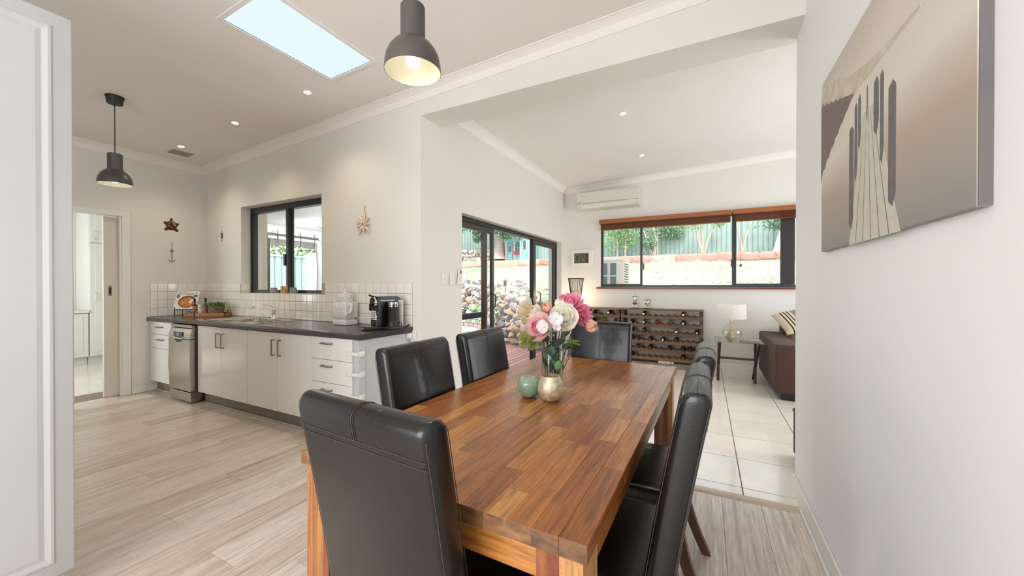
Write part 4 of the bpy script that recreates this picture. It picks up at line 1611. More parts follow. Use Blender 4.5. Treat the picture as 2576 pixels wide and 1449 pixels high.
def flower(name, label, pos, face, rings, stem_to, mat, centre=None, group='artificial flowers in the glass vase', stemr=.0022, cat='flower'):
    """rings: (count, mesh, tilt from axis deg, radius offset, height offset, phase)"""
    t = thing(name, label, cat, pos, group=group)
    q = Vector(face).normalized().to_track_quat('Z', 'Y')
    for (cnt, me, tilt, ro, ho, ph, sc) in rings:
        for k in range(cnt):
            a = 2 * PI * k / cnt + ph + rnd.uniform(-.08, .08)
            o = bpy.data.objects.new('petal', me)
            COL.objects.link(o)
            o.parent = t
            m = q.to_matrix().to_4x4() @ Matrix.Rotation(a, 4, 'Z') @ Matrix.Translation((0, ro, ho)) @ Matrix.Rotation(R(90 - tilt + rnd.uniform(-5, 5)), 4, 'X') @ Matrix.Scale(sc * rnd.uniform(.93, 1.07), 4)
            o.matrix_local = m
    if centre:
        r_, mt_, hh = centre
        c_ = Vector(pos) + q @ Vector((0, 0, hh))
        obj('flower_centre', MB().ball(c_, r_, (1, 1, 1), 12, 8), mt_, t)
    p0 = Vector(pos) - Vector(face).normalized() * .008
    s0 = Vector(stem_to)
    mid = p0.lerp(s0, .5) + Vector((0, 0, -.01)) - Vector(face).normalized() * .02
    pts = [p0, p0.lerp(mid, .5) - Vector(face).normalized() * .006, mid, s0]
    # smooth
    cs = []
    for i in range(9):
        f_ = i / 8
        a_, b_, c_, d_ = pts
        cs.append(a_ * (1 - f_) ** 3 + b_ * 3 * f_ * (1 - f_) ** 2 + c_ * 3 * f_ * f_ * (1 - f_) + d_ * f_ ** 3)
    obj('stem', MB().tube(cs, stemr, 6), stem_m, t)
    return t


def petal_mat(name, c1_, c2_, sc_=20):
    m = bpy.data.materials.new(name)
    m.use_nodes = True
    t = m.node_tree
    t.nodes.clear()
    o = t.nodes.new('ShaderNodeOutputMaterial')
    d = t.nodes.new('ShaderNodeBsdfDiffuse')
    r = t.nodes.new('ShaderNodeBsdfTranslucent')
    n = t.nodes.new('ShaderNodeTexNoise')
    n.inputs['Scale'].default_value = sc_
    co = t.nodes.new('ShaderNodeTexCoord')
    t.links.new(co.outputs['Object'], n.inputs['Vector'])
    cr_ = ramp(t, [(.3, c1_), (.7, c2_)])
    t.links.new(n.outputs['Fac'], cr_.inputs['Fac'])
    t.links.new(cr_.outputs[0], d.inputs['Color'])
    t.links.new(cr_.outputs[0], r.inputs['Color'])
    x = t.nodes.new('ShaderNodeMixShader')
    x.inputs[0].default_value = .5
    t.links.new(d.outputs[0], x.inputs[1])
    t.links.new(r.outputs[0], x.inputs[2])
    t.links.new(x.outputs[0], o.inputs[0])
    MATS[name] = m
    return m


pink = petal_mat('hot_pink_petal', (242, 134, 172), (250, 182, 204), 30)
rose = petal_mat('soft_pink_petal', (250, 206, 210), (253, 228, 224), 14)
rosein = petal_mat('deep_pink_petal', (238, 150, 168), (244, 178, 188))
cream = petal_mat('cream_petal', (253, 249, 230), (255, 253, 246))
ivory = petal_mat('white_petal', (248, 248, 250), (252, 252, 252))
peach = petal_mat('peach_petal', (252, 206, 182), (253, 222, 204))
straw = petal_mat('straw_petal', (236, 218, 184), (248, 236, 214), 40)
yel = pm('yellow_centre', (226, 190, 70), .5, var=.2)
PK = petal_mesh('dahlia', .086, .0185, .9, .35, .35, pink)
RO = petal_mesh('rose_out', .074, .05, 1.1, .35, -.0, rose, ruffle=.12)
RI = petal_mesh('rose_in', .042, .027, .9, .9, 0, rosein)
CO = petal_mesh('cream_out', .066, .042, 1.0, .4, 0, cream, ruffle=.15)
CI = petal_mesh('cream_in', .046, .03, .8, .9, 0, cream)
PO = petal_mesh('peach_out', .05, .03, .9, .8, 0, peach, ruffle=.1)
PI_ = petal_mesh('peach_in', .034, .02, .7, 1.0, 0, peach)
ST = petal_mesh('straw', .085, .0058, .5, .5, .6, straw)
OR = petal_mesh('orchid', .034, .022, .5, .25, 0, ivory)
bot = VC + Vector((0, 0, .03))
tocam = Vector((.36, -.9, .1))


def sb(dx, dy):
    return VC + Vector((dx, dy, .02))


flower('dahlia', 'hot pink dahlia with many pointed petals, highest in the bouquet', at(1434, 772, 2.10), (.25, -.5, .75),
       [(15, PK, 96, .006, -.004, 0, 1.0), (14, PK, 78, .004, .002, .2, .95), (12, PK, 58, .003, .005, .1, .85), (9, PK, 36, .002, .008, .3, .7), (6, PK, 16, .001, .01, 0, .55)], sb(.02, .01), pink, stemr=.003)
flower('dahlia', 'second hot pink dahlia, drooping to the right of the first', at(1458, 792, 2.12), (.75, -.45, .15),
       [(14, PK, 90, .006, -.004, 0, .82), (12, PK, 68, .004, .002, .2, .8), (9, PK, 45, .003, .005, .1, .7), (6, PK, 22, .002, .008, .3, .55)], sb(.03, 0), pink, stemr=.003)
flower('pink_rose', 'large soft pink rose at the front of the bouquet', at(1360, 825, 1.99), (-.15, -.9, .3),
       [(6, RO, 92, .008, -.01, .2, 1.15), (6, RO, 70, .008, -.004, .6, 1.0), (6, RI, 48, .009, .0, .1, 1.15), (6, RI, 30, .006, .002, .5, 1.0), (5, RI, 14, .003, .004, .2, .85)], sb(-.03, -.02), rose)
flower('cream_rose', 'full cream rose at the right front of the bouquet', at(1418, 800, 2.01), (.35, -.85, .35),
       [(6, CO, 90, .008, -.008, .2, 1.2), (6, CO, 66, .008, -.002, .6, 1.0), (6, CI, 44, .008, .0, .1, 1.1), (5, CI, 22, .004, .003, .5, 1.0), (4, CI, 8, .002, .005, .2, .8)], sb(.03, -.03), cream)
flower('cream_rose', 'cream rose with loose petals at the upper left of the bouquet', at(1347, 795, 2.06), (-.4, -.75, .5),
       [(6, CO, 86, .008, -.008, .3, .95), (6, CO, 62, .008, -.002, .6, .85), (5, CI, 40, .006, .0, .1, .9)], sb(-.03, .02), cream, (.006, yel, .006))
flower('cream_rose', 'small cream rose bud standing behind the full cream rose', at(1410, 776, 2.08), (.1, -.4, .8),
       [(5, CI, 44, .006, -.004, .3, 1.0), (5, CI, 24, .004, .0, .6, .9), (3, CI, 8, .002, .002, .1, .8)], sb(.01, .03), cream)
flower('peach_rose', 'small peach rose tucked at the top of the bouquet', at(1379, 782, 2.08), (-.05, -.7, .7),
       [(6, PO, 60, .006, -.004, .2, .9), (5, PO, 40, .005, .0, .5, .85), (5, PI_, 22, .003, .002, .1, .9)], sb(-.01, .03), peach)
flower('peach_rose', 'peach rosebud reaching out to the right of the bouquet', at(1478, 822, 2.07), (.8, -.4, .12),
       [(5, PO, 40, .008, -.012, .2, 1.15), (5, PO, 24, .006, -.008, .5, 1.1), (4, PI_, 10, .003, -.004, .1, 1.25)], sb(.035, .02), peach, stemr=.0025)
flower('straw_flower', 'spiky cream chrysanthemum leaning out to the left', at(1334, 786, 2.07), (-.75, -.45, .35),
       [(22, ST, 82, .004, -.002, .2, .95), (22, ST, 66, .004, 0, .3, .95), (18, ST, 48, .003, .002, .1, .9), (14, ST, 28, .002, .004, .0, .85)], sb(-.04, .01), straw)
for (u, v, D, fc, lb) in ((1370, 822, 1.915, (-.25, -.9, .1), 'white orchid bloom lying over the pink rose'), (1399, 803, 1.93, (.2, -.9, .2), 'white orchid bloom in front of the cream rose'), (1401, 822, 1.92, (.1, -.9, -.1), 'smallest white orchid bloom just above the berries')):
    s_ = .62 if 'smallest' in lb else 1.05
    flower('orchid', lb, at(u, v, D), fc, [(3, OR, 84, .002, 0, .5, s_), (2, OR, 80, .002, .001, 1.2, s_ * 1.15)], sb(0, -.03), ivory, (.0042, yel, .004), stemr=.0012)
t = thing('berry_sprig', 'sprig of five small green berries below the orchids', 'sprig', at(1388, 838, 1.91), group='artificial flowers in the glass vase')
berry = pm('green_berry', (126, 138, 96), .4, var=.15)
b = MB()
for (u, v, r_) in ((1376, 831, .0085), (1396, 832, .0075), (1382, 842, .007), (1393, 844, .006), (1389, 833, .004)):
    p = at(u, v, 1.905)
    obj('berry', MB().ball(p, r_, u=12, v=8), berry, t)
    b.tube([p, at(1388, 836, 1.92)], .0011, 5)
b.tube([at(1388, 836, 1.92), at(1388, 850, 1.95), sb(0, -.02)], .0014, 5)
obj('stem', b, green_m, t)


def leaf_obj(p, d, L, wd, mat, parent, nm='leaf', lobes=0):
    """leaf from p along d"""
    d = Vector(d).normalized()
    sd = d.cross(Vector((0, 0, 1)) + Vector((.2, -.6, 0))).normalized()
    nn = sd.cross(d)
    b = MB()

    def f(u, v):
        ww = wd * math.sin(PI * min(1, v * .93 + .05)) ** .8
        if lobes:
            ww *= 1 + .45 * math.sin(v * lobes * PI) * abs(u - .5) * 2
        return Vector(p) + d * (L * v) + sd * ((u - .5) * 2 * ww) + nn * (-.25 * L * v * v + .3 * wd * abs(u - .5))
    b.grid(f, 6, 10)
    return obj(nm, b, mat, parent, True, 80)


lt = thing('leaf_spray', 'spray of dark green rose leaves around and inside the vase', 'foliage', VC + Vector((0, 0, .17)), group='artificial flowers in the glass vase')
for (u, v, D, d, L, wd) in ((1400, 866, 2.02, (-.1, -.2, -.6), .07, .024), (1418, 870, 2.05, (.75, .2, .1), .06, .022), (1412, 850, 2.07, (.5, .3, .7), .07, .02), (1425, 858, 2.06, (.8, .3, -.15), .05, .016), (1372, 868, 1.98, (-.8, -.3, .1), .05, .016),
                            (1392, 880, 2.0, (.25, -.1, -.8), .06, .02), (1402, 905, 2.02, (.3, .1, -.6), .05, .018), (1376, 890, 2.03, (-.2, .1, -.8), .05, .016), (1398, 862, 1.97, (.1, -.3, .5), .055, .02), (1385, 905, 2.05, (-.1, 0, -.8), .045, .018), (1412, 915, 2.05, (.1, .1, -.8), .04, .016), (1425, 880, 2.04, (.3, .2, .5), .05, .018), (1385, 872, 2.0, (.3, -.4, .5), .06, .026), (1405, 874, 1.99, (-.3, -.4, .4), .06, .026), (1395, 868, 2.05, (.5, .2, .4), .065, .026), (1378, 862, 2.04, (-.4, .2, .5), .06, .024), (1416, 878, 2.02, (.5, -.2, .5), .055, .024), (1386, 895, 1.98, (.1, -.2, .8), .06, .024), (1400, 930, 1.99, (.2, -.1, .8), .05, .018)):
    leaf_obj(at(u, v, D), d, L, wd, darkleaf_m if L > .05 else green_m, lt)
paleleaf = pm('pale_vase_leaf', (112, 136, 112), .5, var=.25, scale=25)
for k in range(12):
    a = k * 2.4
    zz = .035 + .011 * k
    leaf_obj(VC + Vector((.022 * math.cos(a), .022 * math.sin(a), zz)), (.35 * math.cos(a), .35 * math.sin(a), .9), .055, .019, paleleaf if k % 2 else darkleaf_m, lt)
b = MB()
for k in range(7):
    a = k * .9
    b.tube([VC + Vector((.04 * math.cos(a), .04 * math.sin(a), .015)), VC + Vector((.01 * math.cos(a + 2), .01 * math.sin(a + 2), .1)), VC + Vector((.03 * math.cos(a + 3), .03 * math.sin(a + 3), .21))], .003, 6)
obj('stem', b, stem_m, lt)
lt = thing('lobed_leaf_spray', 'yellow green lobed leaves reaching out left below the pink rose', 'foliage', at(1345, 850, 2.0), group='artificial flowers in the glass vase')
for (u, v, D, d, L, wd) in ((1348, 856, 1.97, (-.95, -.25, .3), .105, .034), (1346, 852, 1.97, (-.8, -.4, .55), .085, .03), (1348, 860, 1.97, (-.9, -.3, -.05), .095, .03), (1358, 866, 1.98, (-.8, -.3, -.25), .07, .026)):
    leaf_obj(at(u, v, D), d, L, wd, yleaf_m, lt, lobes=7)
obj('stem', MB().tube([at(1352, 853, 2.0), at(1372, 872, 2.02), sb(-.01, 0)], .002, 6), green_m, lt)
leaf_obj(at(1432, 858, 2.06), (.8, .3, .12), .06, .011, yleaf_m, lt)
leaf_obj(at(1430, 862, 2.05), (.9, .3, -.02), .07, .009, yleaf_m, lt)
obj('tendril', MB().tube([at(1436, 857, 2.06), at(1458, 853, 2.07), at(1475, 850, 2.07), at(1481, 853, 2.07)], .0014, 5), stem_m, lt)

# ------------------------------------------------------------------ painting on the right wall
px = XR - .022
pa = thing('canvas_painting', 'large sepia canvas of a jetty running out over misty water', 'painting', (XR - .018, 1.7, 1.43))
py0, py1, pz0, pz1 = 1.09, 2.225, 1.435, 2.21
# misty sepia wash: colour varies over the print itself
m = bpy.data.materials.new('sepia_mist_canvas')
m.use_nodes = True
tt = m.node_tree
bs = tt.nodes['Principled BSDF']
bs.inputs['Roughness'].default_value = .7
co = tt.nodes.new('ShaderNodeTexCoord')
sp = tt.nodes.new('ShaderNodeSeparateXYZ')
tt.links.new(co.outputs['Generated'], sp.inputs[0])
rp = ramp(tt, [(0, (150, 146, 140)), (.14, (166, 158, 150)), (.33, (184, 168, 150)), (.55, (222, 214, 202)), (.8, (216, 206, 192)), (1, (198, 188, 172))])
n1 = tt.nodes.new('ShaderNodeTexNoise')
n1.inputs['Scale'].default_value = 1.6
ma = tt.nodes.new('ShaderNodeMath')
ma.operation = 'MULTIPLY_ADD'
ma.inputs[1].default_value = .25
tt.links.new(n1.outputs['Fac'], ma.inputs[0])
mb_ = tt.nodes.new('ShaderNodeMath')
mb_.operation = 'SUBTRACT'
mb_.inputs[1].default_value = .12
tt.links.new(sp.outputs['Z'], mb_.inputs[0])
tt.links.new(mb_.outputs[0], ma.inputs[2])
tt.links.new(ma.outputs[0], rp.inputs['Fac'])
tt.links.new(rp.outputs[0], bs.inputs['Base Color'])
canvas_m = m
obj('canvas', MB().box(px, XR - .0006, py0, py1, pz0, pz1, bev=.002), canvas_m, pa, False)
obj('canvas_edge', MB().box(px + .0015, XR - .0007, py0 - .002, py0 + .0005, pz0 + .002, pz1), pm('dark_canvas_edge', (108, 100, 100), .7, var=.1), pa, False)


def flat(name, pts, mat, dx, parent=pa):
    """thin printed shape, corners given as (y, z) on the canvas"""
    pts = [(y_ * 1.03, 1.278 + (z_ - 1.278) * 1.03) for y_, z_ in pts]
    return obj(name, MB().prism(pts, 'x', px - .0004 - dx, px + .0005), mat, parent, False)


treem = pm('sepia_trees', (128, 114, 108), .8, var=.05)
hillm = pm('sepia_hill', (196, 184, 162), .8, var=.12, scale=14, col2=(214, 206, 190))
postm = pm('jetty_post', (116, 110, 108), .8, var=.12, scale=20)
deckm = pm('jetty_board', (206, 200, 186), .8, var=.06, scale=30)
linem = pm('jetty_gap', (120, 112, 102), .8)
flat('painted_hill', [(2.169, 2.13), (2.12, 2.12), (2.06, 2.14), (1.98, 2.115), (1.9, 2.09), (1.8, 2.04), (1.7, 2.02), (1.6, 2.0), (1.5, 1.985), (1.4, 1.975), (1.28, 1.968), (1.28, 1.958), (1.75, 1.955), (2.169, 1.955)], hillm, .0001)
up_, lo_ = [], []
for k in range(15):
    f_ = k / 14
    y_ = 2.169 - .42 * f_
    up_.append((y_, 2.085 - .125 * f_ + (.016 if k % 2 else -.004) * (1 - f_)))
    lo_.append((y_, 1.752 + .203 * f_ ** .8 + (.014 if k % 2 else -.004) * (1 - f_)))
flat('painted_trees', up_ + lo_[::-1], treem, .0002)
flat('painted_deck', [(1.789, 1.4255), (1.382, 1.4255), (1.561, 1.85), (1.66, 1.85)], deckm, .0003)
for k in range(1, 6):
    f_ = k / 6
    s0, s1 = 1.789 - .407 * f_, 1.66 - .1 * f_
    flat('painted_gap', [(s0 - .0028, 1.4256), (s0 + .0028, 1.4256), (s1 + .0008, 1.85), (s1 - .0008, 1.85)], linem, .0004)
for (y_, w_, z0, z1) in ((1.79, .045, 1.5, 1.85), (1.735, .026, 1.66, 1.915), (1.70, .024, 1.76, 1.93), (1.624, .010, 1.83, 1.93), (1.565, .038, 1.76, 1.92), (1.517, .026, 1.66, 1.92), (1.457, .048, 1.52, 1.855)):
    flat('painted_post', [(y_, z0), (y_ - w_ * .6, z0 - .02), (y_ - w_, z0 + .02), (y_ - w_, z1 - .02), (y_ - w_ * .6, z1), (y_, z1 - .012)], postm, .0005)

# ------------------------------------------------------------------ sliding door to the deck
FX0, FX1 = -2.47, -2.39
dr = structE('door_2', (-2.43, 4.9, 0))
b = MB()
b.box(FX0, FX1, dry0, dry1, drz - .055, drz, bev=.002)
b.box(FX0, FX1, dry1 - .05, dry1, .03, drz - .055, bev=.001)
b.box(FX0, FX1, dry0, dry0 + .05, .03, drz - .055, bev=.001)
b.box(FX0, FX1, dry0, dry1, 0, .03, bev=.001)
obj('door_frame', b, black_al, dr, False)


def sash(y0, y1, x0, x1, mat, hy=None, nm='door_panel', w=.058):
    b = MB()
    b.box(x0, x1, y0, y0 + w, .035, drz - .055, bev=.003)
    b.box(x0, x1, y1 - w, y1, .035, drz - .055, bev=.003)
    b.box(x0 + .001, x1 - .001, y0 + w - .001, y1 - w + .001, .035, .12, bev=.003)
    b.box(x0 + .001, x1 - .001, y0 + w - .001, y1 - w + .001, drz - .125, drz - .057, bev=.003)
    p = obj(nm, b, mat, dr, False)
    obj('pane', MB().box((x0 + x1) / 2 - .003, (x0 + x1) / 2 + .003, y0 + w, y1 - w, .12, drz - .125), pane_m, p, False)
    if hy is not None:
        obj('handle', MB().tube([(x1 - .005, hy, 1.0), (x1 + .035, hy, 1.02), (x1 + .04, hy, 1.09), (x1 + .035, hy, 1.16), (x1 - .005, hy, 1.18)], .008), mattblack_m, p)
    return p


sash(3.38, 4.185, -2.432, -2.398, dark_al, 4.15)
sash(5.42, 6.39, -2.432, -2.398, black_al, 5.61, w=.09)
obj('flyscreen_stile', MB().box(-2.47, -2.44, 5.43, 5.60, .035, drz - .057), black_al, dr, False)
obj('closer_bar', MB().box(-2.40, -2.385, 4.75, 5.12, drz - .03, drz - .018), mattblack_m, dr, False)

# ------------------------------------------------------------------ living room window, blinds, sill
w2 = structE('window_2', (.3, 6.75, bz0))
b = MB()
wy0, wy1 = 6.70, 6.76
b.box(bx0, bx0 + .03, wy0, wy1, bz0 + .03, bz1 - .05)
b.box(bx1 - .03, bx1, wy0, wy1, bz0 + .03, bz1 - .05)
b.box(bx0, bx1, wy0, wy1, bz0, bz0 + .03)
b.box(bx0, bx1, wy0, wy1, bz1 - .05, bz1)
b.box(.355, .395, wy0 - .01, wy1 - .001, bz0 + .031, bz1 - .051)
b.box(.995, 1.135, wy0 - .005, wy1 - .001, bz0 + .031, bz1 - .051)
obj('window_frame', b, black_al, w2, False)
for (x0, x1) in ((bx0 + .025, -.955), (.395, 1.0)):
    b = MB()
    b.box(x0, x0 + .015, wy0 - .012, wy0 + .02, bz0 + .03, bz1 - .05)
    b.box(x1 - .035, x1, wy0 - .012, wy0 + .02, bz0 + .03, bz1 - .05)
    b.box(x0 + .016, x1 - .036, wy0 - .011, wy0 + .02, bz0 + .031, bz0 + .05)
    s_ = obj('sliding_sash', b, black_al, w2, False)
obj('window_latch', MB().box(-.945, -.925, wy0 - .025, wy0 - .01, 1.55, 1.66, bev=.003), black_al, w2, False)
obj('window_latch', MB().box(.338, .358, wy0 - .025, wy0 - .008, 1.57, 1.68, bev=.003), black_al, w2, False)
for (x0, x1) in ((bx0 + .03, -.97), (-.97, .355), (.395, .995), (1.135, bx1 - .03)):
    obj('pane', MB().box(x0, x1, wy0 + .028, wy0 + .033, bz0 + .03, bz1 - .05), pane_m, w2, False)
obj('window_sill', MB().box(bx0 - .06, bx1 + .06, 6.60, 6.70, bz0 - .032, bz0 - .003, bev=.005), sill_m, w2, False)
for (x0, x1, lb) in ((-1.66, .345, 'raised cedar slatted blind over the left of the living room window'), (.36, 2.27, 'raised cedar slatted blind over the right of the living room window')):
    t = thing('slatted_blind', lb, 'blind', ((x0 + x1) / 2, 6.6, 2.25), group='cedar blinds at the living room window')
    obj('pelmet', MB().box(x0, x1, 6.565, 6.655, 2.355, 2.425, bev=.005), blind_m, t, False)
    obj('head_rail', MB().box(x0 + .03, x1 - .02, 6.62, 6.65, 2.335, 2.352), darkrack_m, t, False)
    src = None
    for k in range(10):
        z = 2.262 + .0075 * k
        if src is None:
            src = obj('slat', MB().box(x0 + .02, x1 - .015, 6.60, 6.648, z, z + .004, bev=.0015), slat_m, t, False)
        else:
            o = inst(src, 'slat', ((x0 + x1 + .005) / 2, 6.624 + rnd.uniform(-.003, .003), z), t)
    obj('bottom_rail', MB().box(x0 + .02, x1 - .015, 6.598, 6.65, 2.245, 2.26, bev=.003), slat_m, t, False)
    xx_ = x0 + .10 if x0 > 0 else x1 - .1
    if x0 > 0:
        b = MB().tube([(.455, 6.592, 2.26), (.455, 6.592, 1.58)], .0014, 5).tube([(.465, 6.592, 2.26), (.465, 6.592, 1.60)], .0014, 5)
        obj('pull_cord', b, stem_m, t)
        obj('cord_weight', MB().ball((.455, 6.592, 1.575), .011, (1, 1, 1.5)).ball((.467, 6.592, 1.59), .011, (1, 1, 1.5)), chairleg_m, t)
    else:
        obj('pull_cord', MB().tube([(.27, 6.59, 2.33), (.24, 6.588, 2.28), (.28, 6.588, 2.25), (.31, 6.588, 2.29), (.27, 6.588, 2.34), (.23, 6.588, 2.31), (.29, 6.588, 2.27)], .002, 5), stem_m, t)

# ------------------------------------------------------------------ split-system air conditioner
t = thing('air_conditioner', 'white split-system air conditioner high on the living room wall', 'air conditioner', (-1.55, 6.55, 2.6))
x0, x1 = -2.03, -.975
b = MB()
b.prism([(6.655, 2.905), (6.46, 2.905), (6.445, 2.89), (6.445, 2.70), (6.46, 2.665), (6.52, 2.625), (6.655, 2.61)], 'x', x0, x1, .004)
obj('housing', b, acwhite_m, t, True, 30)
fp = obj('front_panel', MB().box(x0 + .002, x1 - .002, 6.438, 6.446, 2.715, 2.90, bev=.003), acwhite_m, t, False)
obj('trim_strip', MB().box(x0 + .004, x1 - .004, 6.436, 6.446, 2.702, 2.711), pm('pale_grey_strip', (186, 188, 188), .2, metal=.5), t, False)
b = MB().prism([(6.447, 2.698), (6.462, 2.66), (6.50, 2.634), (6.503, 2.638), (6.468, 2.665), (6.453, 2.7)], 'x', x0 + .09, x1 - .09)
obj('louvre', b, white_m, t, False)
obj('indicator', MB().box(x1 - .17, x1 - .08, 6.4355, 6.44, 2.703, 2.709), white_m, t, False)
text('Panasonic', ink, fp, (x0 + .058, 6.4372, 2.73), .017, (PI / 2, 0, 0), ext=.0003, bold=.0004)

# small framed picture
t = thing('small_framed_picture', 'small white framed abstract picture beside the living room window', 'picture', (-1.985, 6.65, 1.62))
obj('frame', MB().box(-2.187, -1.785, 6.63, 6.659, 1.622, 1.925, bev=.004), trim_m, t, False)
obj('mount', MB().box(-2.165, -1.807, 6.627, 6.631, 1.64, 1.905), white_m, t, False)
art = pm('abstract_print', (30, 56, 96), .3, var=.6, scale=14, stretch=(5, 1, .6), col2=(120, 120, 70), detail=5)
obj('print', MB().box(-2.125, -1.862, 6.625, 6.628, 1.685, 1.865), art, t, False)
obj('print_band', MB().box(-1.905, -1.862, 6.6243, 6.6255, 1.685, 1.865), pm('maroon_print', (86, 34, 50), .3, var=.4, scale=20), t, False)

# ------------------------------------------------------------------ wine racks and bottles
PITCH = .0985
RAILZ = [.79 - .131 * k for k in range(6)]
RF, RB = 6.345, 6.56


def rack(x0, x1, lb, rows=6):
    t = thing('wine_rack', lb, 'wine rack', ((x0 + x1) / 2, 6.45, .075), group='reclaimed timber wine racks')
    obj('top_board', MB().box(x0 - .005, x1 + .005, RF - .01, 6.625, .888, .908, bev=.003), rackwood_m, t, False)
    for k, z in enumerate(RAILZ):
        for yy in (RF, RB):
            n = int(round((x1 - x0 - .07) / PITCH))
            pp = (x1 - x0 - .07) / n
            top = []
            for i in range(n):
                for q in range(8):
                    a = q / 8
                    xx_ = x0 + .035 + pp * (i + a)
                    top.append((xx_, z + .033 - .024 * math.sin(PI * a) ** .75))
            top.append((x1 - .035, z + .033))
            poly = [(x0, z - .03), (x0, z + .03)] + top + [(x1, z + .03), (x1, z - .03)]
            obj('scalloped_rail', MB().prism(poly[::-1], 'y', yy, yy + .02), rackwood_m, t, False)
        for xs_ in (x0, x1 - .05):
            obj('end_block', MB().box(xs_, xs_ + .05, RF + .021, 6.62, z - .03, z + .095 if k else .886, bev=.002), darkrack_m, t, False)
            obj('end_post', MB().box(xs_, xs_ + .045, RF + .001, RF + .02, z + .031, z + .099 if k else .886, bev=.002), darkrack_m, t, False)
    obj('plinth', MB().box(x0 + .01, x1 - .01, RF - .06, 6.6, .0, .07, bev=.003), pm('grey_concrete', (140, 132, 124), .8, var=.2, scale=12), t, False)
    return t


RX0, RX1 = -1.243, -.035
rack(RX0, RX1, 'wide reclaimed timber wine rack below the living room window')
LX0, LX1 = -1.86, -1.262
rack(LX0, LX1, 'narrower timber wine rack partly hidden behind the bouquet')

wineb = {}
wine_cols = {'black': (24, 20, 22), 'green': (58, 60, 28), 'olive': (118, 110, 36), 'rose': (138, 42, 32), 'amber': (150, 66, 22), 'plum': (44, 22, 24)}
caps = {'white': (226, 220, 214), 'red': (190, 46, 50), 'dark': (52, 46, 46), 'cream': (206, 200, 160), 'yellow': (206, 186, 96), 'beige': (214, 196, 172)}


def wine(x, z, body, cap, lb):
    t = thing('wine_bottle', lb, 'wine bottle', (x, 6.255, z), group='wine bottles in the racks', local=True)
    M = Matrix.Rotation(-PI / 2, 4, 'X')
    if body not in wineb:
        prof = [(0, 0), (.012, .0), (.0135, .004), (.0135, .02), (.0125, .022), (.0135, .07), (.018, .085), (.033, .115), (.037, .135), (.037, .30), (.03, .305), (0, .3)]
        o = obj('glass_body', MB().lathe(prof, 20, mtx=M), pm('wine_' + body, wine_cols[body], .1, var=.1, coat=.4), t, ctr=False)
        wineb[body] = o.data
    else:
        o = bpy.data.objects.new('glass_body', wineb[body])
        COL.objects.link(o)
        o.parent = t
    key = 'c' + cap
    if key not in wineb:
        o = obj('capsule', MB().lathe([(0, -.002), (.0152, -.002), (.0155, .0), (.0155, .03), (.0142, .032)], 20, mtx=M), pm('capsule_' + cap, caps[cap], .35, var=.05), t, ctr=False)
        wineb[key] = o.data
    else:
        o = bpy.data.objects.new('capsule', wineb[key])
        COL.objects.link(o)
        o.parent = t
    key = 'label'
    if key not in wineb:
        o = obj('label', MB().lathe([(.0375, .17), (.0375, .26)], 20, mtx=M), pm('wine_label', (208, 196, 174), .5, var=.2, scale=40), t, ctr=False)
        wineb[key] = o.data
    else:
        o = bpy.data.objects.new('label', wineb[key])
        COL.objects.link(o)
        o.parent = t
    return t


ordn = ('top', 'second', 'third', 'fourth', 'fifth', 'lowest')
# per row: (x, body, cap)
WINES = [[(-.862, 'plum', 'white'), (-.315, 'amber', 'white')],
         [(-1.038, 'black', 'red'), (-.862, 'green', 'cream'), (-.678, 'rose', 'dark'), (-.5, 'olive', 'dark'), (-.315, 'black', 'white')],
         [(-1.08, 'black', 'dark'), (-.866, 'black', 'dark'), (-.415, 'olive', 'white'), (-.147, 'black', 'yellow')],
         [(-1.07, 'plum', 'dark'), (-.964, 'green', 'dark'), (-.778, 'black', 'dark'), (-.603, 'black', 'beige'), (-.415, 'plum', 'dark')],
         [(-.958, 'green', 'dark'), (-.772, 'black', 'dark'), (-.5, 'black', 'dark'), (-.326, 'black', 'dark'), (-.238, 'plum', 'dark'), (-.140, 'black', 'dark')],
         [(-1.12, 'black', 'dark'), (-1.03, 'black', 'dark'), (-.326, 'plum', 'red'), (-.147, 'plum', 'red')]]
pos = ('leftmost', 'second', 'third', 'fourth', 'fifth', 'sixth')
for r_, row in enumerate(WINES):
    nn = int(round((RX1 - RX0 - .07) / PITCH))
    pp = (RX1 - RX0 - .07) / nn
    used = set()
    for i, (x, bd, cp_) in enumerate(row):
        k = int(math.floor((x - RX0 - .035) / pp))
        while k in used:
            k += 1
        used.add(k)
        x = RX0 + .035 + pp * (k + .5)
        capn = {'dark': 'dark capped', 'white': 'white capped', 'red': 'red capped', 'cream': 'cream capped', 'yellow': 'yellow capped', 'beige': 'beige capped'}[cp_]
        wine(x, RAILZ[r_] + .009 + .038, bd, cp_, '%s wine bottle, %s from left in the %s row of the wide rack' % (capn, pos[i], ordn[r_]))
for r_, row in enumerate([[(-1.68, 'black', 'dark'), (-1.43, 'black', 'white')], [(-1.69, 'black', 'dark'), (-1.56, 'olive', 'dark'), (-1.33, 'black', 'dark')]]):
    for i, (x, bd, cp_) in enumerate(row):
        wine(x, RAILZ[r_] + .009 + .038, bd, cp_, '%s wine bottle, %s from left in the %s row of the narrow rack' % ('white capped' if cp_ == 'white' else 'dark capped', pos[i], ordn[r_]))

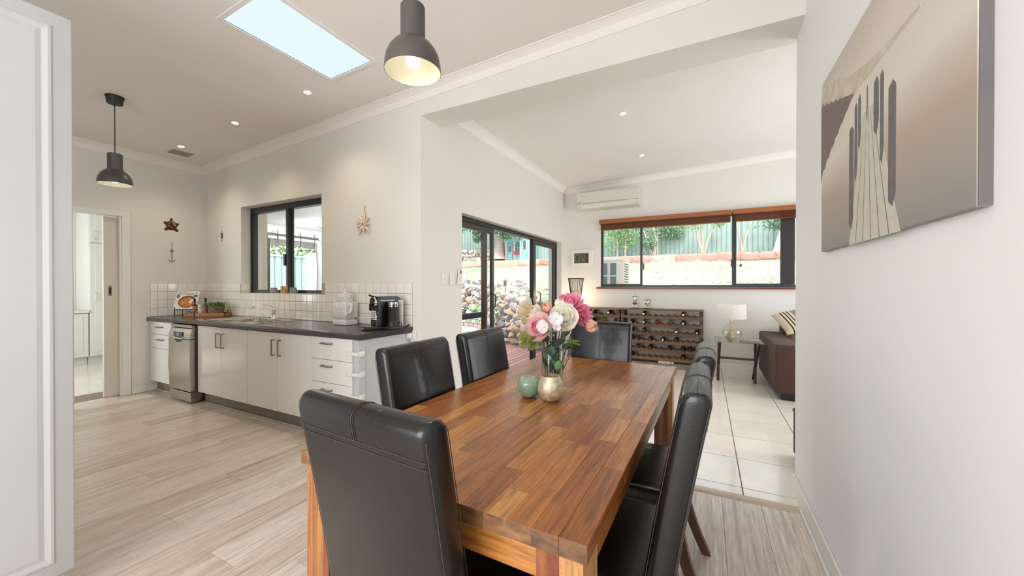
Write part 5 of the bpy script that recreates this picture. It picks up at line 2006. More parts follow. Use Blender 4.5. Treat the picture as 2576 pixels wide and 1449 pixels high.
# silver candlesticks on the rack
merc = pm('mercury_silver', (206, 202, 190), .12, metal=1, var=.25, scale=40)
for (x, h, lb) in ((-1.045, .215, 'taller silver mercury glass candlestick on the wine rack'), (-.845, .165, 'shorter silver mercury glass candlestick on the wine rack')):
    t = thing('candlestick', lb, 'candlestick', (x, 6.48, .908), group='candlesticks on the wine rack')
    c = (x, 6.48, .908)
    b = MB()
    b.lathe([(0, .006), (.07, .006), (.076, .014), (.052, .045), (.05, .05), (.03, .055), (0, .055)], 4, mtx=Matrix.Translation(c) @ Matrix.Rotation(R(45 + 8), 4, 'Z'))
    for sx_ in (-1, 1):
        for sy_ in (-1, 1):
            b.ball((c[0] + sx_ * .046, c[1] + sy_ * .046, c[2] + .008), .009, u=8, v=6)
    obj('base', b, merc, t, True, 30)
    k = h - .065
    prof = [(.016, .055), (.018, .06), (.04, .085), (.042, .092), (.022, .103), (.020, .107), (.024, .112), (.024, h - .035), (.022, h - .03), (.052, h - .026), (.056, h - .018), (.053, h - .012), (.018, h - .014), (.016, h - .01), (0, h - .01)]
    if h < .2:
        prof = [(.016, .055), (.018, .06), (.044, .078), (.045, .085), (.026, .1), (.024, h - .035), (.022, h - .03), (.054, h - .026), (.058, h - .018), (.055, h - .012), (.018, h - .014), (.016, h - .01), (0, h - .01)]
    obj('column', MB().lathe(prof, 8 if False else 24, c), merc, t)
    obj('glass_spike', MB().lathe([(.018, h - .012), (.02, h - .004), (.008, h), (.005, h + .03), (0, h + .034)], 12, c), glass('spike_glass_%d' % int(h * 1000), (.9, .92, .95), gloss=.2), t)

# power board on the plinth
t = thing('power_board', 'white power board lying on the grey plinth below the wine rack', 'power board', (-.56, 6.31, .07))
obj('body', MB().box(-.66, -.44, 6.295, 6.34, .071, .103, bev=.004), white_m, t, False)
for k in range(3):
    obj('outlet', MB().box(-.64 + .07 * k, -.60 + .07 * k, 6.2935, 6.2955, .078, .097), pm('outlet_grey', (170, 166, 160), .5), t, False)
tag(obj('power_lead', MB().tube([(-.66, 6.31, .085), (-.78, 6.31, .09), (-.92, 6.32, .08), (-1.05, 6.31, .086), (-1.2, 6.32, .08)], .006, 6), mattblack_m), 'dark power lead running left from the power board', 'cord')

# ------------------------------------------------------------------ rattan floor lamp
LC = Vector((-2.0, 6.33, 0))
t = thing('rattan_floor_lamp', 'tall hourglass floor lamp of dark rattan rods in the corner', 'floor lamp', LC)


def lr(z):
    f = (z - .0) / 1.41
    return .062 + .07 * abs(2 * f - 1) ** 1.6 + (.03 * max(0, (.25 - f)) / .25)


for k in range(24):
    a = 2 * PI * k / 24
    obj('rod', MB().tube([LC + Vector((lr(z) * math.cos(a), lr(z) * math.sin(a), z)) for z in (0.01, .2, .4, .6, .75, .9, 1.1, 1.25, 1.41)], .0038, 5), rattan_m, t)
for z in (.02, .1, .3, .7, 1.19, 1.405):
    obj('hoop', MB().tube([LC + Vector((lr(z) * 1.02 * math.cos(2 * PI * q / 24), lr(z) * 1.02 * math.sin(2 * PI * q / 24), z)) for q in range(25)], .006 if z in (.02, 1.405) else .003, 6), rattan_m, t)
obj('pole', MB().cyl(LC + Vector((0, 0, .01)), LC + Vector((0, 0, .9)), .008), mattblack_m, t)
obj('bulb', MB().ball(LC + Vector((0, 0, 1.02)), .03), bulb_m, t)
lamp('floor_lamp_light', 'POINT', LC + Vector((0, .03, 1.1)), 7, (1, .82, .55), size=.04)

# ------------------------------------------------------------------ side table with lamp, pear, book
t = thing('side_table', 'small glass topped side table with splayed dark legs', 'side table', (.38, 5.95, 0))
GZ = .56
obj('glass_top', MB().box(.105, .668, 5.57, 6.15, GZ - .008, GZ, bev=.002), tableglass_m, t, False)
legm = wood('espresso_timber', [(0, (42, 26, 22)), (1, (60, 38, 30))], knots=0, rough=.35, dark=.8)


def bar(p, q, w, mat, parent, nm='leg'):
    b = MB()
    p, q = Vector(p), Vector(q)
    d = q - p
    M = Matrix.Translation(p) @ d.to_track_quat('Z', 'Y').to_matrix().to_4x4()
    b.box(-w / 2, w / 2, -w / 2, w / 2, 0, d.length, bev=.002, mtx=M)
    return obj(nm, b, mat, parent, False)


for xs_, xt in ((.15, .165), (.575, .60)):
    bar((xs_, 5.83, 0), (xt, 6.08, GZ - .03), .03, legm, t)
    bar((xs_, 6.10, 0), (xt, 5.68, GZ - .03), .03, legm, t)
    obj('top_rail', MB().box(xt - .015, xt + .015, 5.62, 6.12, GZ - .035, GZ - .01), legm, t, False)
obj('stretcher', MB().box(.155, .60, 5.94, 5.975, .28, .305, bev=.002), legm, t, False)
t = thing('table_lamp', 'table lamp with white drum shade and clear glass base', 'table lamp', (.30, 5.95, GZ))
lc_ = (.315, 5.93, GZ)
obj('glass_base', MB().lathe([(0, .002), (.06, .002), (.09, .02), (.118, .06), (.124, .09), (.112, .125), (.08, .165), (.045, .2), (.026, .225), (.022, .235), (.028, .245), (.024, .255), (.02, .258)], 48, lc_), lampglass_m, t)
obj('neck', MB().lathe([(.0, .25), (.014, .25), (.014, .3), (0, .3)], 20, lc_), chrome_m, t)
m = bpy.data.materials.new('linen_lamp_shade')
m.use_nodes = True
tt = m.node_tree
tt.nodes.clear()
oo = tt.nodes.new('ShaderNodeOutputMaterial')
df = tt.nodes.new('ShaderNodeBsdfDiffuse')
tr_ = tt.nodes.new('ShaderNodeBsdfTranslucent')
ns = tt.nodes.new('ShaderNodeTexNoise')
ns.inputs['Scale'].default_value = 400
rp = ramp(tt, [(.3, (226, 216, 210)), (.7, (240, 232, 226))])
tt.links.new(ns.outputs['Fac'], rp.inputs['Fac'])
tt.links.new(rp.outputs[0], df.inputs['Color'])
tt.links.new(rp.outputs[0], tr_.inputs['Color'])
mx_ = tt.nodes.new('ShaderNodeMixShader')
mx_.inputs[0].default_value = .5
tt.links.new(df.outputs[0], mx_.inputs[1])
tt.links.new(tr_.outputs[0], mx_.inputs[2])
tt.links.new(mx_.outputs[0], oo.inputs[0])
obj('lamp_shade', MB().lathe([(.172, .275), (.168, .47)], 48, lc_), m, t)
obj('bulb', MB().ball((lc_[0], lc_[1], GZ + .36), .03), bulb_m, t)
lamp('table_lamp_light', 'POINT', (lc_[0], lc_[1], GZ + .36), 48, (1, .84, .66), size=.03)
t = thing('ceramic_pear', 'olive green ceramic pear in front of the glass lamp base', 'ornament', (.29, 5.72, GZ))
obj('body', MB().lathe([(0, .002), (.025, .002), (.044, .02), (.05, .045), (.044, .07), (.03, .09), (.024, .108), (.018, .122), (0, .128)], 32, (.287, 5.73, GZ)), pm('pear_glaze', (142, 132, 92), .15, var=.2, scale=20, coat=.5), t)
obj('stem', MB().tube([(.287, 5.73, GZ + .125), (.288, 5.732, GZ + .15)], .003, 6), stem_m, t)
t = thing('book', 'grey covered book lying on the glass side table', 'book', (.50, 5.72, GZ))
obj('pages', MB().box(.40, .60, 5.63, 5.80, GZ + .002, GZ + .021), pm('page_edges', (150, 140, 128), .7), t, False)
obj('cover', MB().box(.397, .603, 5.627, 5.803, GZ + .021, GZ + .024).box(.397, .603, 5.627, 5.803, GZ, GZ + .002), pm('grey_book_cover', (104, 96, 92), .4, var=.4, scale=16, col2=(160, 154, 148)), t, False)

# ------------------------------------------------------------------ sofa and cushion
t = thing('sofa', 'chocolate fabric sofa with its arm beside the side table', 'sofa', (1.6, 5.9, 0))
obj('arm', MB().box(.69, .945, 5.09, 6.56, .075, .625, bev=.022, seg=3), sofa_m, t)
obj('arm', MB().box(2.65, 2.90, 5.09, 6.56, .075, .625, bev=.022, seg=3), sofa_m, t)
obj('base', MB().box(.93, 2.66, 5.12, 6.5, .075, .30, bev=.02, seg=2), sofa_m, t)
obj('seat_cushion', MB().box(.95, 1.79, 5.10, 6.2, .30, .45, bev=.035, seg=3), sofa_m, t)
obj('seat_cushion', MB().box(1.80, 2.64, 5.10, 6.2, .30, .45, bev=.035, seg=3), sofa_m, t)
obj('backrest', MB().box(.93, 2.66, 6.25, 6.56, .30, .74, bev=.04, seg=3), sofa_m, t)
obj('back_cushion', MB().box(.96, 1.79, 6.02, 6.32, .45, .86, bev=.05, seg=3), pm('tan_fabric', (150, 116, 92), .9, var=.1, scale=80), t)
obj('foot', MB().box(.76, .92, 5.13, 5.25, 0, .078), mattblack_m, t, False)
obj('foot', MB().box(2.7, 2.86, 5.13, 5.25, 0, .078), mattblack_m, t, False)
# striped cushion leaning on the arm
cu_ = bpy.data.objects.new('striped_cushion', None)
COL.objects.link(cu_)
_y = Vector((-.14, .45, .235)).normalized()
_x = Vector((1, .02, .12))
_x = (_x - _y * _x.dot(_y)).normalized()
_z = _x.cross(_y)
cu_.location = Vector((.775, 6.1, .885)) + _x * .235 - _y * .235
cu_.rotation_euler = Matrix((_x, _y, _z)).transposed().to_euler()
ORG['striped_cushion'] = Vector((0, 0, 0))
tag(cu_, 'cream cushion with black stripes and tassels leaning on the sofa arm', 'cushion')


def pillow(hx, hy, th):
    b = MB()
    for sgn in (1, -1):
        def f(u, v, sgn=sgn):
            x, y = (u - .5) * 2, (v - .5) * 2
            e = max(0, (1 - x ** 4) * (1 - y ** 4)) ** .5
            k = 1 - .07 * (1 - abs(x * y)) * (abs(x) ** 3 + abs(y) ** 3) * .5
            return (hx * x * k, hy * y * k, sgn * th * e)
        b.grid(f, 14, 14)
    bmesh.ops.remove_doubles(b.bm, verts=b.bm.verts, dist=.0005)
    bmesh.ops.recalc_face_normals(b.bm, faces=b.bm.faces)
    return b


m = bpy.data.materials.new('striped_cushion_fabric')
m.use_nodes = True
tt = m.node_tree
bs = tt.nodes['Principled BSDF']
bs.inputs['Roughness'].default_value = .9
co = tt.nodes.new('ShaderNodeTexCoord')
sp = tt.nodes.new('ShaderNodeSeparateXYZ')
tt.links.new(co.outputs['Object'], sp.inputs[0])
rp = tt.nodes.new('ShaderNodeValToRGB')
rp.color_ramp.interpolation = 'CONSTANT'
mr = tt.nodes.new('ShaderNodeMapRange')
mr.inputs['From Min'].default_value = -.24
mr.inputs['From Max'].default_value = .24
tt.links.new(sp.outputs['X'], mr.inputs['Value'])
tt.links.new(mr.outputs[0], rp.inputs['Fac'])
st_ = [(0, (214, 196, 168)), (.16, (30, 26, 26)), (.19, (214, 196, 168)), (.24, (30, 26, 26)), (.27, (214, 196, 168)), (.32, (30, 26, 26)), (.35, (216, 206, 190)), (.40, (152, 134, 114)), (.6, (212, 216, 214))]
e = rp.color_ramp.elements
while len(e) < len(st_):
    e.new(.5)
for i, (p, c) in enumerate(st_):
    e[i].position = p
    e[i].color = (*lin(c), 1)
tt.links.new(rp.outputs[0], bs.inputs['Base Color'])
obj('cushion_cover', pillow(.235, .235, .07), m, cu_, True, 80, ctr=False)
obj('tassel', MB().ball((.02, .1, .07), .02, (1, 1, .5), 8, 6).ball((.035, .09, .07), .016, (1, 1, .5), 8, 6), mattblack_m, cu_, ctr=False)

# low dark chest just past the right wall
t = thing('low_dark_chest', 'low dark timber chest whose edge shows past the right wall', 'chest', (.9, 3.3, 0))
obj('chest_body', MB().box(.588, 1.3, 3.13, 3.5, .03, .33, bev=.006), darkrack_m, t, False)
obj('lid', MB().box(.583, 1.31, 3.12, 3.51, .33, .36, bev=.01, seg=2), darkrack_m, t, False)
obj('strap', MB().box(.581, .588, 3.44, 3.46, .16, .17), steel2_m, t, False)

# ================================================================== OUTSIDE
deck_z = -.05
# deck boards along y
dk_ = structE('floor_deck')
dm = wood('jarrah_decking', [(0, (170, 128, 118)), (1, (198, 154, 142))], grain=(10, .8, 10), knots=.2, rough=.6, dark=.8)
src = None
for k in range(17):
    x = -2.62 - .12 * k
    if src is None:
        src = obj('deck_board', MB().box(x - .108, x, 2.95, 8.6, deck_z - .03, deck_z, bev=.004), dm, dk_, False)
    else:
        inst(src, 'deck_board', (x - .054, 5.775, deck_z - .03), dk_)
obj('deck_bearer', MB().box(-4.68, -2.6, 2.95, 8.6, -.2, -.085), mattblack_m, dk_, False)
tag(obj('door_mat', MB().box(-3.15, -2.62, 3.5, 5.2, deck_z + .001, deck_z + .014, bev=.004), pm('grey_mat', (104, 104, 108), .9, var=.3, scale=90)), 'dark grey mat on the deck outside the sliding door', 'mat')


def hgt(x, y):
    """height of the garden behind the rock banks"""
    h = .80 + .145 * (y - 7.0)
    if y > 17.3:
        h = 2.60
    n_ = noise.noise(Vector((x * .5, y * .5, 0))) * .05
    return h + n_


def garden():
    b = MB()
    NX, NY = 60, 60
    x0, x1, y0, y1 = -26, 14, 6.95, 20

    def edge_x(y):
        return None

    def f(u, v):
        x = x0 + (x1 - x0) * u
        y = y0 + (y1 - y0) * v
        # front boundary of the bank follows the rock walls
        fy = bank_y(x)
        yy = fy + (y1 - fy) * v
        return (x, yy, hgt(x, yy))
    b.grid(f, NX * 2, NY * 2)
    return b


BANK = [(-26, 12.2), (-12, 12.0), (-9, 11.7), (-7.2, 11.2), (-6.0, 10.3), (-5.2, 9.2), (-4.6, 8.35), (-4.1, 7.85), (-3.4, 7.45), (-2.75, 7.25), (-2.55, 7.05), (14, 7.0)]


def bank_y(x):
    for (xa, ya), (xb, yb) in zip(BANK, BANK[1:]):
        if xa <= x <= xb:
            f = (x - xa) / (xb - xa)
            return ya + (yb - ya) * f
    return 7


# lawn material: straw and green patches
m = bpy.data.materials.new('dry_lawn')
m.use_nodes = True
tt = m.node_tree
bs = tt.nodes['Principled BSDF']
bs.inputs['Roughness'].default_value = .95
co = tt.nodes.new('ShaderNodeTexCoord')
n1 = tt.nodes.new('ShaderNodeTexNoise')
n1.inputs['Scale'].default_value = .45
n1.inputs['Detail'].default_value = 3
n2 = tt.nodes.new('ShaderNodeTexNoise')
n2.inputs['Scale'].default_value = 9
n2.inputs['Detail'].default_value = 8
tt.links.new(co.outputs['Object'], n1.inputs['Vector'])
tt.links.new(co.outputs['Object'], n2.inputs['Vector'])
r1 = ramp(tt, [(.38, (172, 168, 156)), (.58, (156, 166, 144))])
r2 = ramp(tt, [(.34, (176, 140, 124)), (.5, (255, 255, 255))])
mx_ = tt.nodes.new('ShaderNodeMix')
mx_.data_type = 'RGBA'
mx_.blend_type = 'MULTIPLY'
mx_.inputs[0].default_value = .8
tt.links.new(n1.outputs['Fac'], r1.inputs['Fac'])
tt.links.new(n2.outputs['Fac'], r2.inputs['Fac'])
tt.links.new(r1.outputs[0], mx_.inputs[6])
tt.links.new(r2.outputs[0], mx_.inputs[7])
tt.links.new(mx_.outputs[2], bs.inputs['Base Color'])
lawn_m = m
struct('ground_lawn', garden(), lawn_m, sm=True, ctr=False)
struct('ground_base', MB().box(-26, -2.55, 2.9, 13, -.4, -.2), pm('garden_soil', (126, 92, 78), .9, var=.2, scale=5))
# paved court beyond the deck: pavers as pieces near, one slab far
pv = structE('floor_paving')
pavm = pm('pale_paver', (204, 204, 198), .8, var=.08, scale=8, rand=.05)
obj('paving_bed', MB().box(-14, -4.68, 2.95, 11.6, -.2, -.062), floorgrout_m, pv, False)
src = None
for i in range(18):
    for j in range(14):
        xa, ya = -4.70 - .4 * (i + 1), 5.6 + .4 * j
        if ya > bank_y(xa) - .6 or ya + .4 > 11.4:
            continue
        if src is None:
            src = obj('paver', MB().box(xa + .004, xa + .396, ya + .004, ya + .396, -.062, -.05, bev=.003), pavm, pv, False)
        else:
            inst(src, 'paver', (xa + .2, ya + .2, -.062), pv)

# rock meshes
rockmats = [pm('rock_grey', (162, 160, 160), .9, var=.25, scale=6, bump=.6, bscale=20, col2=(206, 204, 202)),
            pm('rock_pink', (190, 168, 158), .9, var=.2, scale=6, bump=.6, bscale=20, col2=(222, 204, 196)),
            pm('rock_dark', (124, 124, 130), .9, var=.3, scale=6, bump=.6, bscale=20, col2=(150, 146, 146)),
            pm('rock_buff', (196, 172, 146), .9, var=.2, scale=6, bump=.6, bscale=20)]
rocks = []
for k in range(10):
    b = bmesh.new()
    bmesh.ops.create_icosphere(b, subdivisions=2, radius=1)
    sd = Vector((k * 3.1, k * 1.7, 5))
    cuts = [Vector((rnd.uniform(-1, 1), rnd.uniform(-1, 1), rnd.uniform(-1, 1))).normalized() for _ in range(11)]
    for v in b.verts:
        for c in cuts:
            d = v.co.dot(c)
            if d > .55:
                v.co -= c * (d - .55)
        v.co *= 1 + .16 * noise.noise(v.co * 1.7 + sd)
    me = bpy.data.meshes.new('rock')
    b.to_mesh(me)
    b.free()
    me.materials.append(rockmats[k % 4])
    rocks.append(me)


def rock_at(parent, p, s, nm='rock'):
    o = bpy.data.objects.new(nm, rnd.choice(rocks))
    COL.objects.link(o)
    place(o, p, parent)
    o.rotation_euler = (rnd.uniform(-.5, .5), rnd.uniform(-.5, .5), rnd.uniform(0, 6.3))
    o.scale = s
    return o


near_rw = thing('near_rock_wall', 'grey and pink dry rock bank beside the timber deck', 'rock wall', (-3.6, 7.6, -.2))
far_rw = thing('far_rock_wall', 'reddish rock retaining wall below the lawn beyond the paving', 'rock wall', (-8, 11.5, -.2))


def seg_pts(xa, xb, step):
    x = xa
    out = []
    while x < xb:
        out.append((x, bank_y(x)))
        dx = .02
        d = 0
        while d < step and x < xb:
            y1_, y2_ = bank_y(x), bank_y(x + dx)
            d += math.hypot(dx, y2_ - y1_)
            x += dx
    return out


for (x, y) in seg_pts(-5.0, -2.6, .21):
    top = hgt(x, y)
    z = -.05
    while z < top + .05:
        h = rnd.uniform(.12, .24)
        rock_at(near_rw, (x + rnd.uniform(-.05, .05), y - .12 + .08 * (z / max(.2, top)) + rnd.uniform(-.05, .05), z + h / 2), (rnd.uniform(.10, .15), rnd.uniform(.12, .17), h * .62))
        z += h * .82
for (x, y) in seg_pts(-10.2, -5.0, .27):
    top = hgt(x, y)
    z = 0.0
    while z < top + .05:
        h = rnd.uniform(.18, .32)
        rock_at(far_rw, (x + rnd.uniform(-.06, .06), y - .1 + rnd.uniform(-.06, .06), z + h / 2), (rnd.uniform(.14, .2), rnd.uniform(.13, .2), h * .6))
        z += h * .85
# loose stones on the slope above the near wall
sr = thing('slope_stones', 'scattered pale stones on the slope above the rock bank', 'stones', (-4, 8.6, .9))
for k in range(60):
    x = rnd.uniform(-5.6, -2.8)
    y = bank_y(x) + rnd.uniform(.15, 1.8)
    rock_at(sr, (x, y, hgt(x, y) + .02), (rnd.uniform(.07, .16), rnd.uniform(.07, .14), rnd.uniform(.05, .1)), 'stone')
# low curved block wall in front of the far bank
bw = thing('garden_block_wall', 'low curved wall of mixed blocks around the paved court', 'garden wall', (-7, 10.3, 0))
bm_ = [pm('block_buff', (196, 176, 158), .9, var=.1), pm('block_green', (150, 160, 150), .9, var=.1), pm('block_pink', (190, 158, 146), .9, var=.1)]
srcs = []
for r_ in range(3):
    for k in range(22):
        a = R(40 + 5.2 * k + (2.6 if r_ % 2 else 0))
        c = Vector((-7.9 + 2.9 * math.cos(a), 8.15 + 2.4 * math.sin(a), -.05 + .13 * r_))
        if len(srcs) < 3:
            mb2 = MB().box(-.115, .115, -.08, .08, 0, .122, bev=.01)
            o = obj('block', mb2, bm_[len(srcs)], bw, False, ctr=False)
            place(o, c, bw)
            srcs.append(o)
        else:
            o = inst(rnd.choice(srcs), 'block', c, bw)
        o.rotation_euler = (0, 0, a + PI / 2)

# terrace edge wall under the fence
tw = thing('terrace_wall', 'low reddish limestone wall along the foot of the back fence', 'garden wall', (-4, 17.4, 2.3))
lm = [pm('limestone_buff', (206, 174, 154), .9, var=.1, scale=6), pm('limestone_red', (184, 140, 128), .9, var=.12, scale=6), pm('limestone_pale', (200, 166, 146), .9, var=.08, scale=6)]
x = -14.5
tst = []
for k in range(6):
    b = bmesh.new()
    bmesh.ops.create_icosphere(b, subdivisions=2, radius=1)
    for v in b.verts:
        q = max(abs(v.co.x), abs(v.co.y), abs(v.co.z))
        v.co = v.co / (q ** .75)
        v.co *= 1 + .14 * noise.noise(v.co * 1.9 + Vector((k * 4.1, 2, 7)))
    me = bpy.data.meshes.new('stone')
    b.to_mesh(me)
    b.free()
    me.materials.append(lm[k % 3])
    tst.append(me)
while x < 8:
    L = rnd.uniform(.4, .9)
    mi = rnd.choice((1, 4, 1)) if (x > -8.2 and rnd.random() < .93) else rnd.choice((0, 2, 3, 5))
    o = bpy.data.objects.new('stone', tst[mi])
    COL.objects.link(o)
    place(o, (x + L / 2, 17.36 + rnd.uniform(-.03, .03), 2.42 + rnd.uniform(-.03, .02)), tw)
    o.scale = (L * .56, .15, rnd.uniform(.17, .21))
    o.rotation_euler = (0, rnd.uniform(-.06, .06), rnd.uniform(-.08, .08))
    x += L * .95
struct('ground_terrace', MB().box(-15, 8.5, 17.36, 19.6, 2.2, 2.605), pm('leaf_litter_soil', (150, 116, 100), .95, var=.3, scale=9, detail=8, col2=(206, 180, 164)))

# stone wall at the far left of the terrace
t2_ = thing('terrace_boulder_wall', 'boulder wall on the terrace left of the big tree', 'rock wall', (-11.5, 17.6, 2.7))
for r_ in range(3):
    for k in range(18):
        rock_at(t2_, (-14.2 + .24 * k + .12 * (r_ % 2) + rnd.uniform(-.03, .03), 17.75, 2.74 + .22 * r_), (.21, .18, .175), 'boulder')

# back fence: ribbed steel panels
fm = pm('mint_steel_fence', (162, 182, 175), .5, var=.03, scale=2)
fencesrc = None


def fence_panel(name, label, x0, y0, ang, L, z0, H, mat, group=None):
    t = thing(name, label, 'fence', (x0, y0, z0), R(ang), group=group, local=True)
    n = int(round(L / .19))
    p = L / n
    sheet_src = None
    for k in range(n):
        if sheet_src is None:
            b = MB()
            b.prism([(0, 0), (p * .72, 0), (p * .78, .035), (p * .94, .035), (p, 0), (p, .006), (p * .945, .041), (p * .775, .041), (p * .715, .006), (0, .006)], 'z', 0, H)
            sheet_src = obj('fence_sheet', b, mat, t, False, ctr=False)
        else:
            o = bpy.data.objects.new('fence_sheet', sheet_src.data)
            COL.objects.link(o)
            o.parent = t
            o.location = (p * k, 0, 0)
    obj('top_rail', MB().box(0, L, -.02, .05, H - .03, H + .02), mat, t, False)
    return t


for k in range(7):
    fence_panel('steel_fence', 'mint green ribbed back fence panel ' + ('at the far left, behind the boulder wall', 'behind the big pale trunked tree', 'behind the playhouse', 'seen at the right door panel and left window pane', 'behind the leafy trees in the middle window pane', 'behind the V-shaped and forked trees', 'behind the white gum tree at the far right')[k], -14.8 + 3.2 * k, 18.8, 0, 3.18, 2.58, 2.1, fm, 'back fence panels')
pf = pm('pale_mint_fence', (196, 216, 208), .5, var=.03, scale=2)
fence_panel('steel_fence', 'pale mint fence panel seen through the right pane of the kitchen window', -10.2, 5.55, 90, 3.2, -.1, 2.2, pf)
fence_panel('steel_fence', 'pale mint fence panel seen through the left pane of the kitchen window', -10.1, 2.2, 90, 3.3, -.1, 2.02, pf)
fence_panel('steel_fence', 'taller mint fence panel behind the two pale ones outside the kitchen', -12.2, 2.0, 90, 7.4, -.1, 2.36, fm)

# trees
leafm = [pm('gum_leaf', (120, 150, 118), .6, var=.25, scale=12), pm('bright_leaf', (128, 164, 96), .6, var=.25, scale=12), pm('deep_leaf', (84, 120, 88), .6, var=.25, scale=12)]
barkm = pm('pale_bark', (186, 170, 156), .8, var=.15, scale=6)
whitebark = pm('white_gum_bark', (222, 220, 216), .8, var=.06, scale=4)


def foliage(cs, n, size, b=None, seed=1):
    rr = random.Random(seed)
    b = b or MB()
    for _ in range(n):
        c, rad = rr.choice(cs)
        while True:
            v = Vector((rr.uniform(-1, 1), rr.uniform(-1, 1), rr.uniform(-1, 1)))
            if v.length < 1:
                break
        p = Vector(c) + Vector((v.x * rad[0], v.y * rad[1], v.z * rad[2]))
        d = Vector((rr.uniform(-1, 1), rr.uniform(-1, 1), rr.uniform(-1.2, .6))).normalized()
        s = d.orthogonal().normalized()
        s = Matrix.Rotation(rr.uniform(0, 6.3), 3, d) @ s
        L = size * rr.uniform(.7, 1.3)
        b.quad(p, p + d * L * .5 + s * L * .22, p + d * L, p + d * L * .5 - s * L * .22)
    return b


def tree(name, label, base, trunk, crowns, n, size, bark, leaf, seed, cat='tree'):
    t = thing(name, label, cat, base)
    for (pts, rs) in trunk:
        obj('trunk', MB().tube(pts, .1, 10, rs), bark, t)
    o = obj('crown', foliage(crowns, n, size, seed=seed), leaf, t, False)
    o['kind'] = 'stuff'
    return t


tree('big_tree', 'big pale trunked tree with hanging leaves beside the playhouse', (-9.95, 17.9, 2.75),
     [([(-9.95, 17.9, 2.7), (-9.95, 17.9, 2.95), (-9.92, 17.9, 3.3), (-9.9, 17.9, 4.2), (-9.8, 17.9, 6.0)], [.48, .34, .26, .22, .2]),
      ([(-9.9, 17.9, 4.2), (-10.6, 17.8, 5.2)], [.15, .1])],
     [((-10.2, 17.3, 4.6), (1.6, .8, .55)), ((-12.6, 17.2, 4.75), (1.8, .8, .6)), ((-9.0, 17.2, 4.6), (.9, .5, .5)), ((-8.9, 17.1, 4.05), (.65, .4, .4)), ((-9.3, 17.0, 4.3), (.9, .4, .4)), ((-10.9, 17.3, 4.1), (.3, .3, .5)), ((-10, 17.5, 5.8), (3, 1.4, 1))], 6500, .15, barkm, leafm[0], 3)
tree('fence_tree', 'V-shaped slim tree in front of the fence, middle of the window', at(1768, 632, 16.0),
     [([at(1768, 645, 16.0), at(1757, 600, 16.0), at(1748, 560, 16.0), at(1742, 530, 16.0)], [.07, .055, .04, .03]),
      ([at(1770, 645, 16.0), at(1782, 600, 16.0), at(1795, 570, 16.0), at(1803, 540, 16.0)], [.06, .045, .035, .025]),
      ([at(1768, 645, 16.0), at(1767, 600, 16.0), at(1764, 560, 16.0), at(1762, 540, 16.0)], [.05, .05, .04, .03])],
     [(at(1755, 556, 15.9), (.5, .4, .35)), (at(1725, 560, 15.9), (.5, .3, .3)), (at(1808, 560, 15.9), (.25, .3, .2)), (at(1770, 530, 15.9), (1.2, .5, .4))], 420, .12, barkm, leafm[1], 5)
tree('fence_tree', 'slim forked tree in front of the fence, right of the window mullion', at(1866, 622, 15.4),
     [([at(1866, 643, 15.4), at(1862, 600, 15.4), at(1852, 565, 15.4), at(1846, 540, 15.4)], [.06, .05, .04, .03]),
      ([at(1866, 643, 15.4), at(1876, 595, 15.4), at(1890, 560, 15.4), at(1898, 535, 15.4)], [.05, .045, .035, .03])],
     [(at(1860, 528, 15.4), (1.0, .4, .35)), (at(1930, 560, 15.2), (.5, .3, .25))], 160, .12, barkm, leafm[0], 6)
tree('leafy_fence_tree', 'dense leafy tree hiding the fence at the left of the window', at(1570, 640, 17.6),
     [([at(1572, 652, 17.6), at(1574, 600, 17.6), at(1566, 560, 17.6)], [.06, .05, .04]), ([at(1553, 652, 17.6), at(1552, 600, 17.6), at(1545, 570, 17.6)], [.04, .035, .03])],
     [(at(1550, 600, 17.6), (.75, .4, .75)), (at(1580, 590, 17.6), (.7, .4, .6)), (at(1545, 570, 17.6), (.8, .5, .6)), (at(1570, 560, 17.6), (1.0, .5, .4))], 1500, .13, barkm, leafm[1], 7)
tree('leafy_fence_tree', 'spreading leafy tree with fallen fruit left of the V-shaped tree', at(1640, 640, 17.1),
     [([at(1645, 650, 17.1), at(1650, 600, 17.1), at(1640, 560, 17.1)], [.08, .06, .04]), ([at(1640, 640, 17.1), at(1628, 610, 17.1), at(1620, 580, 17.1)], [.05, .04, .03])],
     [(at(1650, 575, 17.1), (.9, .4, .45)), (at(1690, 585, 17.1), (.6, .4, .35)), (at(1632, 610, 17.1), (.35, .4, .35)), (at(1680, 565, 17.1), (.9, .4, .3))], 1300, .13, barkm, leafm[0], 8)
tree('white_gum_tree', 'thick white trunked gum tree at the right of the window', at(1972, 618, 14.8),
     [([at(1966, 650, 14.8), at(1972, 605, 14.8), at(1980, 565, 14.8), at(1984, 520, 14.8), at(1986, 440, 14.8)], [.36, .26, .23, .21, .2])],
     [(at(1945, 560, 14.7), (.3, .3, .35)), (at(1990, 420, 14.6), (2, 1, .8))], 300, .14, whitebark, leafm[2], 9)
tree('hedge_tree', 'bright green tree showing over the pale fence outside the kitchen', (-14, 8, 0),
     [([(-14, 7.5, -.2), (-14, 7.5, 2.2)], [.15, .12])],
     [((-14, 5.2, 2.9), (.9, 2.2, .9)), ((-14, 8.5, 3.0), (.9, 2.6, .9)), ((-14, 2.5, 2.9), (.9, 1.6, .9))], 2600, .2, barkm, leafm[1], 11)
tree('hedge_tree', 'dark leafy tree behind the back fence at the left', (-12.5, 20.5, 2.7),
     [([(-12.5, 20.5, 2.7), (-12.5, 20.5, 5)], [.2, .15])],
     [((-12.5, 20, 5.6), (3.5, 1.0, 1.2)), ((-7.5, 20, 5.6), (3, 1.0, 1.2))], 3000, .25, barkm, leafm[2], 12)

